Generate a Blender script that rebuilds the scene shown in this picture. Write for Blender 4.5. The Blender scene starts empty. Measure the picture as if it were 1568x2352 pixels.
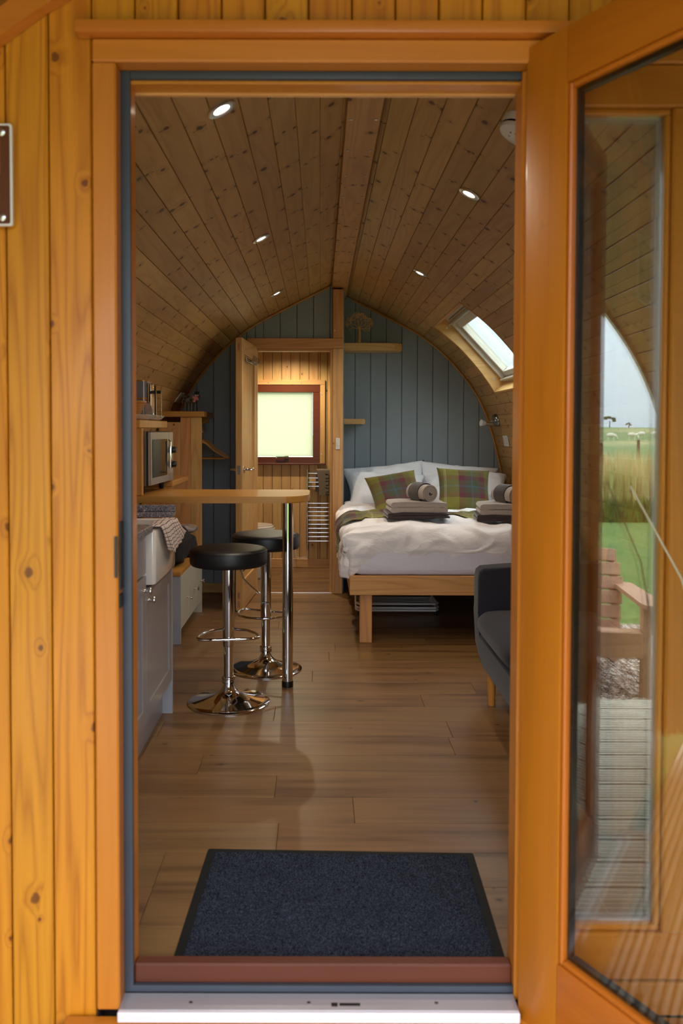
import bpy, bmesh, math, random
from mathutils import Vector, Matrix, noise
random.seed(7)
C = bpy.context.scene.collection
SC = bpy.context.scene
PI = math.pi
# ------------------------------------------------------------------ camera
CAM_H = 1.27
cd = bpy.data.cameras.new('camera'); cam = bpy.data.objects.new('camera', cd); C.objects.link(cam)
cd.sensor_fit = 'AUTO'; cd.sensor_width = 36.0; cd.lens = 1900.0/2352*36
cd.shift_x = 49.0/2352; cd.shift_y = -134.0/2352
cd.clip_start = .05; cd.clip_end = 900
p_, r_ = .03, math.radians(.15)
fw = Vector((0, math.cos(p_), -math.sin(p_))); up0 = Vector((0, math.sin(p_), math.cos(p_))); rt0 = Vector((1, 0, 0))
rt = rt0*math.cos(r_)+up0*math.sin(r_); up = -rt0*math.sin(r_)+up0*math.cos(r_)
cam.matrix_world = Matrix(((rt.x, up.x, -fw.x, 0), (rt.y, up.y, -fw.y, 0), (rt.z, up.z, -fw.z, CAM_H), (0, 0, 0, 1)))
cd.dof.use_dof = True; cd.dof.focus_distance = 4.6; cd.dof.aperture_fstop = 3.6
SC.camera = cam
# ------------------------------------------------------------------ world: overcast sky
SKY = 6.1
w = bpy.data.worlds.new('overcast_sky'); SC.world = w; w.use_nodes = True
nt = w.node_tree; nt.nodes.clear()
wo = nt.nodes.new('ShaderNodeOutputWorld'); bg = nt.nodes.new('ShaderNodeBackground'); bg.inputs[1].default_value = SKY
tc = nt.nodes.new('ShaderNodeTexCoord'); sx = nt.nodes.new('ShaderNodeSeparateXYZ'); cr = nt.nodes.new('ShaderNodeValToRGB')
nt.links.new(tc.outputs['Generated'], sx.inputs[0])
mp = nt.nodes.new('ShaderNodeMapping'); mp.inputs['Scale'].default_value = (1.6, 1.6, 9)
nz = nt.nodes.new('ShaderNodeTexNoise'); nz.inputs['Scale'].default_value = 1.6; nz.inputs['Detail'].default_value = 5
nt.links.new(tc.outputs['Generated'], mp.inputs[0]); nt.links.new(mp.outputs[0], nz.inputs['Vector'])
mm = nt.nodes.new('ShaderNodeMath'); mm.operation = 'MULTIPLY_ADD'; mm.inputs[1].default_value = .30; nt.links.new(nz.outputs[0], mm.inputs[0]); nt.links.new(sx.outputs[2], mm.inputs[2])
nt.links.new(mm.outputs[0], cr.inputs[0])
e = cr.color_ramp.elements; e[0].position = .05; e[0].color = (.66, .78, .93, 1); e[1].position = .75; e[1].color = (.86, .92, 1.0, 1)
k = e.new(.22); k.color = (.80, .89, 1.0, 1)
gz_ = nt.nodes.new('ShaderNodeMath'); gz_.operation = 'MULTIPLY_ADD'; gz_.use_clamp = False; gz_.inputs[1].default_value = 1.15*SKY; gz_.inputs[2].default_value = .55*SKY
cz_ = nt.nodes.new('ShaderNodeClamp'); nt.links.new(sx.outputs[2], cz_.inputs[0]); nt.links.new(cz_.outputs[0], gz_.inputs[0]); nt.links.new(gz_.outputs[0], bg.inputs[1])
nt.links.new(cr.outputs[0], bg.inputs[0]); nt.links.new(bg.outputs[0], wo.inputs[0])
# ------------------------------------------------------------------ exposure
SC.view_settings.view_transform = 'Standard'; SC.view_settings.look = 'None'; SC.view_settings.gamma = 1
SC.view_settings.use_curve_mapping = False; SC.view_settings.exposure = 0.0
try:
    SC.cycles.transparent_max_bounces = 24; SC.cycles.max_bounces = 10; SC.cycles.diffuse_bounces = 6; SC.cycles.glossy_bounces = 6
except Exception: pass

# ------------------------------------------------------------------ shape of the arch (half width, height)
CX = .155
PR = [(0, 2.41), (.257, 2.285), (.51, 2.155), (.66, 2.078), (.783, 1.99), (.9, 1.89), (1.035, 1.74), (1.125, 1.62), (1.19, 1.515), (1.253, 1.38), (1.308, 1.195), (1.345, 1.05), (1.384, .875), (1.42, .65), (1.44, .4), (1.44, 0)]
FRONT, BACKL, BACKR, END = 1.90, 6.38, 6.95, 7.53

def smooth_profile(pts, n=90):
    seg = [0]
    for a, b in zip(pts, pts[1:]): seg.append(seg[-1]+math.dist(a, b))
    def ev(s):
        for i in range(len(pts)-1):
            if s <= seg[i+1] or i == len(pts)-2:
                t = (s-seg[i])/(seg[i+1]-seg[i]); return (pts[i][0]+(pts[i+1][0]-pts[i][0])*t, pts[i][1]+(pts[i+1][1]-pts[i][1])*t)
    L = seg[-1]; raw = [ev(L*i/n) for i in range(n+1)]
    for _ in range(6):
        raw = [raw[0]]+[((raw[i-1][0]+2*raw[i][0]+raw[i+1][0])/4, (raw[i-1][1]+2*raw[i][1]+raw[i+1][1])/4) for i in range(1, n)]+[raw[-1]]
    return raw
RAW = smooth_profile(PR)
def off_profile(d):
    """profile pushed outwards by d, as (half width, height) from ridge to floor"""
    if d == 0: return RAW
    out = []
    for i, (x, z) in enumerate(RAW):
        a = RAW[max(i-1, 0)]; b = RAW[min(i+1, len(RAW)-1)]
        tx, tz = b[0]-a[0], b[1]-a[1]; l = math.hypot(tx, tz); out.append((x+(-tz/l)*d, z+(tx/l)*d))
    # keep the ridge at x = 0
    (x0, z0), (x1, z1) = out[0], out[1]
    out[0] = (0, z0-(z1-z0)/(x1-x0)*x0 if x1 != x0 else z0)
    return out
def prof_len(P):
    s = [0]
    for a, b in zip(P, P[1:]): s.append(s[-1]+math.dist(a, b))
    return s
def at_len(P, S, s):
    for i in range(len(P)-1):
        if s <= S[i+1] or i == len(P)-2:
            t = (s-S[i])/(S[i+1]-S[i]); return (P[i][0]+(P[i+1][0]-P[i][0])*t, P[i][1]+(P[i+1][1]-P[i][1])*t)
def top_z(x, d=0):
    P = off_profile(d); hw = abs(x-CX)
    for a, b in zip(P, P[1:]):
        if a[0] <= hw <= b[0] and b[0] > a[0]: return a[1]+(b[1]-a[1])*(hw-a[0])/(b[0]-a[0])
    return P[-1][1] if hw > P[-1][0] else P[0][1]
def hw_at(z, d=0):
    P = off_profile(d)
    for a, b in zip(P, P[1:]):
        if a[1] >= z >= b[1] and a[1] > b[1]: return a[0]+(b[0]-a[0])*(a[1]-z)/(a[1]-b[1])
    return P[-1][0]

# ------------------------------------------------------------------ materials
def s(r, g, b, a=1.0):
    f = lambda c: (c/255/12.92) if c/255 <= .04045 else ((c/255+.055)/1.055)**2.4
    return (f(r), f(g), f(b), a)
class NT:
    def __init__(S, name):
        S.m = bpy.data.materials.new(name); S.m.use_nodes = True; S.t = S.m.node_tree; S.t.nodes.clear()
        S.out = S.n('ShaderNodeOutputMaterial')
    def n(S, t, **kw):
        x = S.t.nodes.new(t)
        for k, v in kw.items(): setattr(x, k, v)
        return x
    def l(S, a, b): S.t.links.new(a, b)
    def v(S, sock, val):
        if isinstance(val, bpy.types.NodeSocket): S.l(val, sock)
        else: sock.default_value = val
    def math(S, op, a, b=0.0, c=0.0, clamp=False):
        x = S.n('ShaderNodeMath', operation=op, use_clamp=clamp)
        for i, q in enumerate((a, b, c)): S.v(x.inputs[i], q)
        return x.outputs[0]
    def vm(S, op, a, b=(0, 0, 0)):
        x = S.n('ShaderNodeVectorMath', operation=op); S.v(x.inputs[0], a); S.v(x.inputs[1], b)
        return x.outputs['Value'] if op in ('DOT_PRODUCT', 'LENGTH') else x.outputs[0]
    def mix(S, f, a, b, blend='MIX'):
        x = S.n('ShaderNodeMix', data_type='RGBA', blend_type=blend); S.v(x.inputs[0], f); S.v(x.inputs[6], a); S.v(x.inputs[7], b); return x.outputs[2]
    def noise(S, vec, scale=1, detail=3, rough=.5, dist=0):
        x = S.n('ShaderNodeTexNoise'); S.v(x.inputs['Vector'], vec); x.inputs['Scale'].default_value = scale; x.inputs['Detail'].default_value = detail
        x.inputs['Roughness'].default_value = rough; x.inputs['Distortion'].default_value = dist; return x.outputs[0]
    def maprange(S, val, a, b, c=0, d=1, smooth=True):
        x = S.n('ShaderNodeMapRange'); x.interpolation_type = 'SMOOTHSTEP' if smooth else 'LINEAR'
        S.v(x.inputs[0], val); S.v(x.inputs[1], a); S.v(x.inputs[2], b); S.v(x.inputs[3], c); S.v(x.inputs[4], d); return x.outputs[0]
    def ramp(S, val, stops, const=False):
        x = S.n('ShaderNodeValToRGB'); S.v(x.inputs[0], val); r = x.color_ramp
        if const: r.interpolation = 'CONSTANT'
        r.elements[0].position, r.elements[0].color = stops[0]; r.elements[1].position, r.elements[1].color = stops[-1]
        for p, c in stops[1:-1]: q = r.elements.new(p); q.color = c
        return x.outputs[0]
    def pbsdf(S, col, rough=.5, metal=0, bump=None, bstr=.2, bdist=.002, coat=0, sheen=0, spec=.5, normal=None):
        b = S.n('ShaderNodeBsdfPrincipled'); S.v(b.inputs['Base Color'], col); S.v(b.inputs['Roughness'], rough); S.v(b.inputs['Metallic'], metal)
        b.inputs['Specular IOR Level'].default_value = spec
        b.inputs['Coat Weight'].default_value = coat; b.inputs['Coat Roughness'].default_value = .12; b.inputs['Sheen Weight'].default_value = sheen
        if bump is not None:
            u = S.n('ShaderNodeBump'); u.inputs['Strength'].default_value = bstr; u.inputs['Distance'].default_value = bdist; S.v(u.inputs['Height'], bump); S.l(u.outputs[0], b.inputs['Normal'])
        S.l(b.outputs[0], S.out.inputs[0]); return b
    def obj(S):
        tc = S.n('ShaderNodeTexCoord'); return tc.outputs['Object']
    def rnd(S): return S.n('ShaderNodeObjectInfo').outputs['Random']

def plain(name, col, rough=.5, metal=0, spec=.5, coat=0, sheen=0, nscale=0, namt=.15, bump=0):
    t = NT(name); c = col
    if nscale:
        n = t.noise(t.obj(), nscale, 4); c = t.mix(t.math('MULTIPLY', n, namt*2), col, tuple(x*.45 for x in col[:3])+(1,))
        t.pbsdf(c, rough, metal, n, bump, .003, coat, sheen, spec) if bump else t.pbsdf(c, rough, metal, None, 0, 0, coat, sheen, spec)
    else: t.pbsdf(c, rough, metal, None, 0, 0, coat, sheen, spec)
    return t.m

def wood(name, light, dark, knot=(.10, .035, .012, 1), axis='Y', thin=None, across=.045, cell=.30, kr=.011, kp=.55, whorl=.35, rough=.45, var=.25, ring=.45, streak=.5, coat=0, spec=.4, blotch=.25, ringn=14, krand=.35, lowa=9):
    t = NT(name); P = t.obj()
    rnd = t.rnd()
    P = t.vm('ADD', P, t_off(t, rnd))
    ai = 'XYZ'.index(axis); ti = None if thin is None else 'XYZ'.index(thin)
    def sc(al, ac): v = [ac]*3; v[ai] = al; return tuple(v)
    fine = t.noise(t.vm('MULTIPLY', P, sc(5, 190)), 1, 3, .6)
    low = t.noise(t.vm('MULTIPLY', P, sc(.75, lowa)), 1, 1.5, .45, .3)
    blot = t.noise(t.vm('MULTIPLY', P, sc(1.1, 16)), 1, 2)
    # knots: nearest feature point, difference taken back to metres
    cells = [across]*3; cells[ai] = cell
    inv = [1/c for c in cells]; wgt = list(cells)
    if ti is not None: inv[ti] = .02; wgt[ti] = 0
    Q = t.vm('MULTIPLY', P, tuple(inv))
    vo = t.n('ShaderNodeTexVoronoi'); vo.inputs['Scale'].default_value = 1; vo.inputs['Randomness'].default_value = krand; t.l(Q, vo.inputs['Vector'])
    D = t.vm('MULTIPLY', t.vm('SUBTRACT', Q, vo.outputs['Position']), tuple(wgt))
    sq = [1, 1, 1]; sq[ai] = .8; Dl = t.vm('LENGTH', t.vm('MULTIPLY', D, tuple(sq)))
    wob = t.noise(P, 60, 2); Dn = t.math('ADD', Dl, t.math('MULTIPLY_ADD', wob, .012, -.006))
    cs = t.n('ShaderNodeSeparateColor'); t.l(vo.outputs['Color'], cs.inputs[0])
    on = t.math('GREATER_THAN', cs.outputs[0], 1-kp)
    R = t.math('MULTIPLY', t.math('MULTIPLY_ADD', cs.outputs[1], .9, .35), kr)
    km = t.math('MULTIPLY', t.maprange(Dn, R, t.math('MULTIPLY', R, .55), 0, 1), on)
    halo = t.math('MULTIPLY', t.maprange(Dn, t.math('MULTIPLY', R, 3.2), R, 0, 1), on)
    lowk = t.math('ADD', low, t.math('MULTIPLY', halo, .11))
    rg = t.math('PINGPONG', t.math('MULTIPLY', lowk, ringn), 1.0)
    rg = t.math('POWER', rg, 2.2)
    f = t.math('ADD', t.math('MULTIPLY', rg, ring), t.math('MULTIPLY', t.maprange(fine, .3, .75), streak*.45), clamp=True)
    col = t.mix(f, light, dark)
    col = t.mix(t.math('MULTIPLY', t.maprange(blot, .45, .8), blotch), col, dark)
    if whorl > 0:
        sp = t.n('ShaderNodeSeparateXYZ'); t.l(D, sp.inputs[0])
        al = t.math('ABSOLUTE', t.math('ADD', sp.outputs[ai], t.math('MULTIPLY_ADD', t.noise(P, 22, 2), .05, -.025)))
        wl = t.math('MULTIPLY', t.math('MULTIPLY', t.maprange(al, .0045, .001), t.maprange(t.noise(P, 30, 1), .45, .6)), t.math('MULTIPLY', on, whorl))
        col = t.mix(wl, col, knot)
    col = t.mix(t.math('MULTIPLY', halo, .25), col, dark)
    col = t.mix(t.math('MULTIPLY', km, .85), col, knot)
    hsv = t.n('ShaderNodeHueSaturation'); t.v(hsv.inputs['Value'], t.math('MULTIPLY_ADD', t.math('FRACT', t.math('MULTIPLY', rnd, 7.31)), var, 1-var/2)); t.l(col, hsv.inputs['Color'])
    t.v(hsv.inputs['Hue'], t.math('MULTIPLY_ADD', t.math('FRACT', t.math('MULTIPLY', rnd, 3.77)), .012, .494))
    t.pbsdf(hsv.outputs[0], rough, 0, fine, .12, .0015, coat, 0, spec)
    return t.m
def t_off(t, rnd):
    c = t.n('ShaderNodeCombineXYZ')
    for i, k in enumerate((61.7, 83.1, 47.3)): t.l(t.math('MULTIPLY', rnd, k), c.inputs[i])
    return c.outputs[0]

M = {}
PL, PD, PK = s(188, 148, 88), s(150, 108, 54), s(60, 28, 10)
M['pine'] = wood('knotty_pine_board', PL, PD, PK, 'Y', 'Z', .044, .34, .0125, .75, .95, ring=.35, rough=.5, var=.30)
for ax in 'XYZ': M['pine'+ax] = wood('pine_'+ax.lower(), s(216, 170, 108), s(182, 128, 70), PK, ax, None, .10, .45, .009, .35, 0, ring=.5, rough=.42, var=.10)
M['pinebath'] = wood('bright_pine_board', s(214, 172, 108), s(184, 132, 74), s(100, 52, 22), 'Y', 'Z', .08, .38, .009, .5, 0, ring=.4, rough=.42, var=.14, krand=.8)
OL, OD, OK_ = s(204, 132, 30), s(158, 88, 10), s(96, 46, 14)
M['facade'] = wood('orange_stained_board', OL, OD, OK_, 'Y', 'Z', 0.075, .36, .010, .62, 0, ring=.6, rough=.38, var=.12, coat=.2, krand=.9, ringn=17, lowa=13)
for ax in 'XYZ': M['orange'+ax] = wood('orange_stained_wood_'+ax.lower(), s(196, 118, 36), s(162, 86, 18), s(88, 44, 24), ax, None, .12, .8, .010, .35, 0, ring=.18, streak=.25, rough=.36, var=.05, coat=.25, krand=.9, blotch=.15)
for ax in 'XZ': M['leaf'+ax] = wood('shaded_orange_leaf_'+ax.lower(), s(182, 104, 22), s(150, 78, 12), s(84, 42, 18), ax, None, .12, .7, .010, .35, 0, ring=.2, streak=.3, rough=.4, var=.04, coat=.15, krand=.9, blotch=.2)  # same stain as the frame; the leaf's shade is put into this darker colour
for ax in 'XYZ': M['oak'+ax] = wood('oiled_oak_'+ax.lower(), s(198, 140, 66), s(150, 96, 38), s(90, 50, 20), ax, None, .2, 2, .006, .1, 0, ring=.35, rough=.38, var=.05, coat=.15)
for ax in 'XZ': M['bedwood'+ax] = wood('bed_pine_'+ax.lower(), s(214, 156, 98), s(180, 118, 64), s(96, 48, 22), ax, None, .12, .7, .006, .3, 0, ring=.55, rough=.5, var=.04)
M['redwoodX'] = wood('reddish_sill_wood', s(96, 48, 27), s(72, 34, 18), s(60, 28, 16), 'X', None, .2, 2, .004, .1, 0, ring=.2, streak=.3, rough=.5, var=.02)
M['brownX'] = wood('dark_brown_window_wood', s(104, 48, 20), s(78, 32, 12), s(40, 18, 8), 'X', None, .2, 2, .004, .1, 0, ring=.2, rough=.35, var=.02)
M['floor'] = wood('oak_effect_floor_plank', s(138, 102, 62), s(84, 56, 32), s(50, 34, 20), 'X', 'Z', .09, .7, .008, .22, 0, ring=.3, streak=.6, rough=.36, var=.05, spec=.5, blotch=.85, krand=.9, ringn=8)
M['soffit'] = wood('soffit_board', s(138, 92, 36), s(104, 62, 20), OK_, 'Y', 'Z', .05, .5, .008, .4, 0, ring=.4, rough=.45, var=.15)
M['chairwood'] = wood('weathered_chair_wood', s(186, 138, 108), s(138, 92, 66), s(70, 40, 26), 'X', None, .1, .6, .006, .2, 0, ring=.3, rough=.6, var=.1)
M['blue'] = plain('blue_grey_paint', s(140, 150, 157), .55, nscale=3, namt=.05)
M['darkback'] = plain('dark_backing', s(38, 30, 22), .9)
M['roofskin'] = plain('roof_outer_skin', s(70, 66, 60), .9)
M['gasket'] = plain('grey_rubber_gasket', s(60, 66, 76), .42, spec=.4, nscale=8, namt=.2)
M['alu'] = plain('brushed_aluminium', s(190, 188, 196), .38, .55, nscale=9, namt=.12)
M['alubright'] = plain('bright_aluminium_edge', s(236, 232, 240), .3, .2)
M['chrome'] = plain('chrome', (.78, .78, .79, 1), .06, 1)
M['steel'] = plain('brushed_steel', (.62, .61, .60, 1), .28, 1)
M['nickel'] = plain('dark_nickel', (.30, .29, .27, 1), .25, 1)
M['bronze'] = plain('dark_bronze_keep', s(58, 52, 46), .5, .3)
M['blackleather'] = plain('black_faux_leather', s(24, 24, 27), .42, spec=.5, nscale=140, namt=.1, bump=.12)
M['black'] = plain('black_plastic', s(14, 14, 15), .35)
M['blackglass'] = plain('black_oven_glass', s(12, 11, 10), .06)
M['greige'] = plain('grey_painted_cabinet', s(150, 144, 146), .36, coat=.15)
M['sage'] = plain('pale_sage_paint', s(192, 188, 172), .42)
M['sageend'] = plain('pale_grey_paint', s(168, 170, 178), .42)
M['ceramic'] = plain('white_ceramic', s(236, 230, 222), .1, coat=.6)
M['whitepl'] = plain('white_plastic', s(222, 218, 214), .35)
M['mathite'] = plain('white_cotton', s(238, 234, 236), .85, sheen=.1)
M['sheet'] = plain('white_sheet', s(226, 226, 240), .85)
M['sofa'] = None
M['skyframe'] = plain('pale_lacquered_sash', s(208, 200, 186), .35)
M['rope'] = plain('pale_cord', s(220, 206, 190), .6)
M['rubber'] = plain('black_rubber_edge', s(18, 20, 22), .6, spec=.25)
M['sheepwool'] = plain('sheep_wool', s(225, 215, 195), .95, nscale=9, namt=.2)
M['post'] = plain('weathered_post', s(104, 84, 66), .9, nscale=8)
M['tarmacslab'] = plain('pale_concrete_slab', s(196, 192, 188), .8, nscale=14, namt=.2)
M['copper'] = plain('dull_copper_wire', s(170, 120, 66), .35, .8)
M['silverwood'] = plain('polished_metal_tree', s(236, 186, 124), .42, .1)
M['pink'] = plain('pink_painted_metal', s(214, 128, 124), .5)
M['cowgrey'] = plain('grey_painted_metal', s(108, 102, 94), .5)
M['cream'] = plain('cream_paint', s(222, 214, 190), .5)
M['plaque'] = plain('brown_plaque', s(92, 48, 22), .35, coat=.3)
M['plaquecream'] = plain('plaque_tan_field', s(190, 150, 74), .4)
M['plaqueblack'] = plain('plaque_black_band', s(34, 34, 36), .4)
M['towelbrown'] = plain('dark_brown_towel', s(62, 50, 50), .95, sheen=.4, nscale=60, namt=.3, bump=.5)
M['towelgrey'] = plain('pale_grey_towel', s(176, 162, 154), .95, sheen=.4, nscale=90, namt=.25, bump=.6)
M['handtowel'] = plain('taupe_towel', s(128, 110, 92), .95, sheen=.3, nscale=70, namt=.3, bump=.5)
M['bag'] = plain('dark_cloth_bag', s(44, 38, 40), .9, nscale=20, namt=.3, bump=.3)
M['packet'] = plain('clear_wrapped_packet', s(190, 180, 178), .15, coat=.5, nscale=40, namt=.6)
M['wicker'] = plain('golden_wicker', s(196, 134, 64), .5, nscale=60, namt=.3)
M['toaster'] = plain('grey_enamel', s(116, 110, 112), .22, coat=.5)
M['shellwhite'] = plain('sofa_leg_wood', s(206, 138, 60), .4)

def worktop_mat():
    t = NT('speckled_granite_worktop'); P = t.obj()
    v = t.n('ShaderNodeTexVoronoi'); v.inputs['Scale'].default_value = 260; t.l(P, v.inputs['Vector'])
    cs = t.n('ShaderNodeSeparateColor'); t.l(v.outputs['Color'], cs.inputs[0])
    c = t.ramp(cs.outputs[0], [(0, s(98, 96, 102)), (.35, s(122, 118, 124)), (.6, s(142, 138, 144)), (.85, s(160, 156, 160)), (.96, s(214, 210, 210))], True)
    t.pbsdf(c, .25, 0, None); return t.m
M['granite'] = worktop_mat()
def sofa_mat():
    t = NT('charcoal_woven_fabric'); P = t.obj()
    a = t.noise(t.vm('MULTIPLY', P, (900, 900, 120)), 1, 2); b = t.noise(t.vm('MULTIPLY', P, (120, 120, 900)), 1, 2)
    f = t.math('MULTIPLY_ADD', a, .6, t.math('MULTIPLY', b, .5))
    t.pbsdf(t.mix(f, s(21, 21, 28), s(52, 50, 58)), .92, 0, f, .3, .001, 0, .15, .2); return t.m
M['sofa'] = sofa_mat()
def mat_mat():
    t = NT('blue_grey_carpet_pile'); P = t.obj()
    a = t.noise(P, 330, 3, .8); b = t.noise(P, 12, 2); f = t.maprange(a, .38, .66)
    c = t.mix(f, s(9, 10, 15), s(104, 112, 132)); c = t.mix(t.math('MULTIPLY', b, .45), c, s(26, 27, 34))
    t.pbsdf(c, 1.0, 0, a, 1.0, .006, 0, 0, .0); return t.m
M['carpet'] = mat_mat()
def tartan():
    t = NT('tweed_tartan_cloth'); tc = t.n('ShaderNodeUVMap', uv_map='UVMap'); sp = t.n('ShaderNodeSeparateXYZ'); t.l(tc.outputs[0], sp.inputs[0])
    G, G2, PLM, GR, BL, WH = s(132, 124, 54), s(108, 104, 48), s(104, 46, 62), s(80, 80, 64), s(62, 100, 124), s(216, 206, 170)
    st = [(0, G), (.10, WH), (.108, G), (.125, WH), (.133, G), (.36, PLM), (.46, GR), (.575, BL), (.605, GR), (.72, PLM), (.82, G2), (.93, G)]
    cols = []
    for o in sp.outputs[:2]:
        x = t.math('FRACT', o); cols.append(t.ramp(x, st, True))
    c = t.mix(.5, cols[0], cols[1])
    P = t.obj(); n = t.noise(P, 420, 2, .7); c = t.mix(t.math('MULTIPLY', t.maprange(n, .35, .7), .45), c, s(60, 58, 34))
    t.pbsdf(c, .95, 0, n, .5, .001, 0, .15, .2); return t.m
M['tartan'] = tartan()
def cotton(name, col, amp=.5):
    t = NT(name); P = t.obj()
    a = t.noise(t.vm('MULTIPLY', P, (5, 9, 9)), 1, 4, .55, 1.2)
    t.pbsdf(col, .85, 0, a, amp, .02, 0, .05, .25); return t.m
M['duvet'] = cotton('white_duvet_cotton', s(246, 243, 246), .6)
M['pillow'] = cotton('white_pillow_cotton', s(240, 240, 244), .5)
M['sheet'] = cotton('white_sheet_cotton', s(226, 226, 240), .3)
def tea():
    t = NT('checked_tea_towel'); uv = t.n('ShaderNodeUVMap'); sp = t.n('ShaderNodeSeparateXYZ'); t.l(uv.outputs[0], sp.inputs[0])
    a = t.math('LESS_THAN', t.math('FRACT', t.math('MULTIPLY', sp.outputs[0], 9)), .14); b = t.math('LESS_THAN', t.math('FRACT', t.math('MULTIPLY', sp.outputs[1], 14)), .17)
    f = t.math('MAXIMUM', t.math('MULTIPLY', a, .75), b)
    t.pbsdf(t.mix(f, s(226, 206, 196), s(52, 44, 66)), .9); return t.m
M['tea'] = tea()
def glass(name='window_glass', tint=(.95, .975, .96, 1), k=1.0):
    t = NT(name); g = t.n('ShaderNodeNewGeometry')
    c = t.math('ABSOLUTE', t.vm('DOT_PRODUCT', g.outputs['Incoming'], g.outputs['Normal']))
    f = t.math('MULTIPLY', t.math('MULTIPLY_ADD', t.math('POWER', t.math('SUBTRACT', 1, c), 5), .95, .045), k, clamp=True)
    tr = t.n('ShaderNodeBsdfTransparent'); tr.inputs[0].default_value = tint; gl = t.n('ShaderNodeBsdfGlossy'); gl.inputs['Roughness'].default_value = 0
    mx = t.n('ShaderNodeMixShader'); t.l(f, mx.inputs[0]); t.l(tr.outputs[0], mx.inputs[1]); t.l(gl.outputs[0], mx.inputs[2]); t.l(mx.outputs[0], t.out.inputs[0]); return t.m
M['glass'] = glass()
M['coated'] = glass('coated_sealed_glazing', (.95, .95, .955, 1), 3.4)
def frosted():
    t = NT('frosted_glass'); P = t.obj(); n = t.noise(P, 300, 2)
    a = t.n('ShaderNodeBsdfTranslucent'); a.inputs[0].default_value = (.62, .61, .49, 1)
    b = t.n('ShaderNodeBsdfPrincipled'); b.inputs['Base Color'].default_value = (.6, .65, .58, 1); b.inputs['Roughness'].default_value = .3
    mx = t.n('ShaderNodeMixShader'); mx.inputs[0].default_value = .12; t.l(a.outputs[0], mx.inputs[1]); t.l(b.outputs[0], mx.inputs[2]); t.l(mx.outputs[0], t.out.inputs[0]); return t.m
M['frosted'] = frosted()
def emit(name, col, st):
    t = NT(name); e = t.n('ShaderNodeEmission'); e.inputs[0].default_value = col; e.inputs[1].default_value = st; t.l(e.outputs[0], t.out.inputs[0]); return t.m
M['lamp'] = emit('lit_bulb', (1, .86, .66, 1), 14)
def ground(name, a, b, sc, bump=.5, c=None):
    t = NT(name); P = t.obj(); n = t.noise(P, sc, 4, .7); f = t.maprange(n, .3, .7); col = t.mix(f, a, b)
    if c: col = t.mix(t.maprange(t.noise(P, sc*.06, 3), .4, .65), col, c)
    t.pbsdf(col, .95, 0, n, bump, .02, 0, 0, .2); return t.m
M['lawn'] = ground('mown_grass', s(70, 92, 40), s(112, 130, 66), 22, .4, s(86, 108, 50))
M['field'] = ground('pasture', s(84, 108, 66), s(112, 132, 86), .6, .2, s(146, 142, 98))
M['reed'] = ground('dry_tall_grass', s(196, 168, 112), s(232, 206, 154), 5, 0, s(150, 160, 84))
M['hedge'] = ground('low_green_growth', s(52, 74, 26), s(96, 114, 44), 9)
M['treefol'] = ground('distant_foliage', s(60, 70, 50), s(92, 98, 76), 2)
def gravelm():
    t = NT('gravel_stones'); P = t.obj(); v = t.n('ShaderNodeTexVoronoi'); v.inputs['Scale'].default_value = 38; t.l(P, v.inputs['Vector'])
    cs = t.n('ShaderNodeSeparateColor'); t.l(v.outputs['Color'], cs.inputs[0])
    c = t.ramp(cs.outputs[0], [(0, s(128, 108, 94)), (.3, s(178, 150, 130)), (.6, s(204, 182, 164)), (1, s(232, 222, 212))])
    t.pbsdf(t.mix(t.maprange(v.outputs['Distance'], .4, .8), c, s(90, 76, 66)), .9, 0, t.math('SUBTRACT', 1, v.outputs['Distance']), .25, .004); return t.m
M['gravel'] = gravelm()
def deckm():
    t = NT('grooved_decking'); P = t.obj(); sp = t.n('ShaderNodeSeparateXYZ'); t.l(P, sp.inputs[0])
    g = t.math('PINGPONG', t.math('MULTIPLY', sp.outputs[1], 44), .5)
    n = t.noise(t.vm('MULTIPLY', P, (4, 90, 90)), 1, 3)
    c = t.mix(t.maprange(n, .3, .7), s(226, 216, 194), s(190, 178, 156)); c = t.mix(t.maprange(g, .22, .10), c, s(70, 62, 50))
    t.pbsdf(c, .75, 0, t.maprange(g, .05, .25), .8, .004); return t.m
M['deck'] = deckm()

# ------------------------------------------------------------------ object helpers
WM = {}
def link(o, parent=None, mw=None):
    C.objects.link(o); mw = mw or Matrix.Identity(4); WM[o.name] = mw.copy()
    if parent is not None:
        o.parent = parent; o.matrix_parent_inverse = WM[parent.name].inverted()
    o.matrix_basis = mw
    return o
def tag(o, label=None, cat=None, group=None, kind=None):
    if label: o['label'] = label
    if cat: o['category'] = cat
    if group: o['group'] = group
    if kind: o['kind'] = kind
    return o
def thing(name, label, cat, loc=(0, 0, 0), group=None, rz=0):
    o = bpy.data.objects.new(name, None); o.empty_display_size = .05
    link(o, None, Matrix.Translation(loc) @ Matrix.Rotation(rz, 4, 'Z')); return tag(o, label, cat, group)
def mesh_from(bm, name, mat, smooth=0):
    bmesh.ops.recalc_face_normals(bm, faces=bm.faces)
    me = bpy.data.meshes.new(name); bm.to_mesh(me); bm.free(); me.materials.append(mat)
    if smooth:
        for p in me.polygons: p.use_smooth = True
        if smooth < 3:
            me.set_sharp_from_angle(angle=smooth if smooth != 1 else math.radians(38))
    return me
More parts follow.
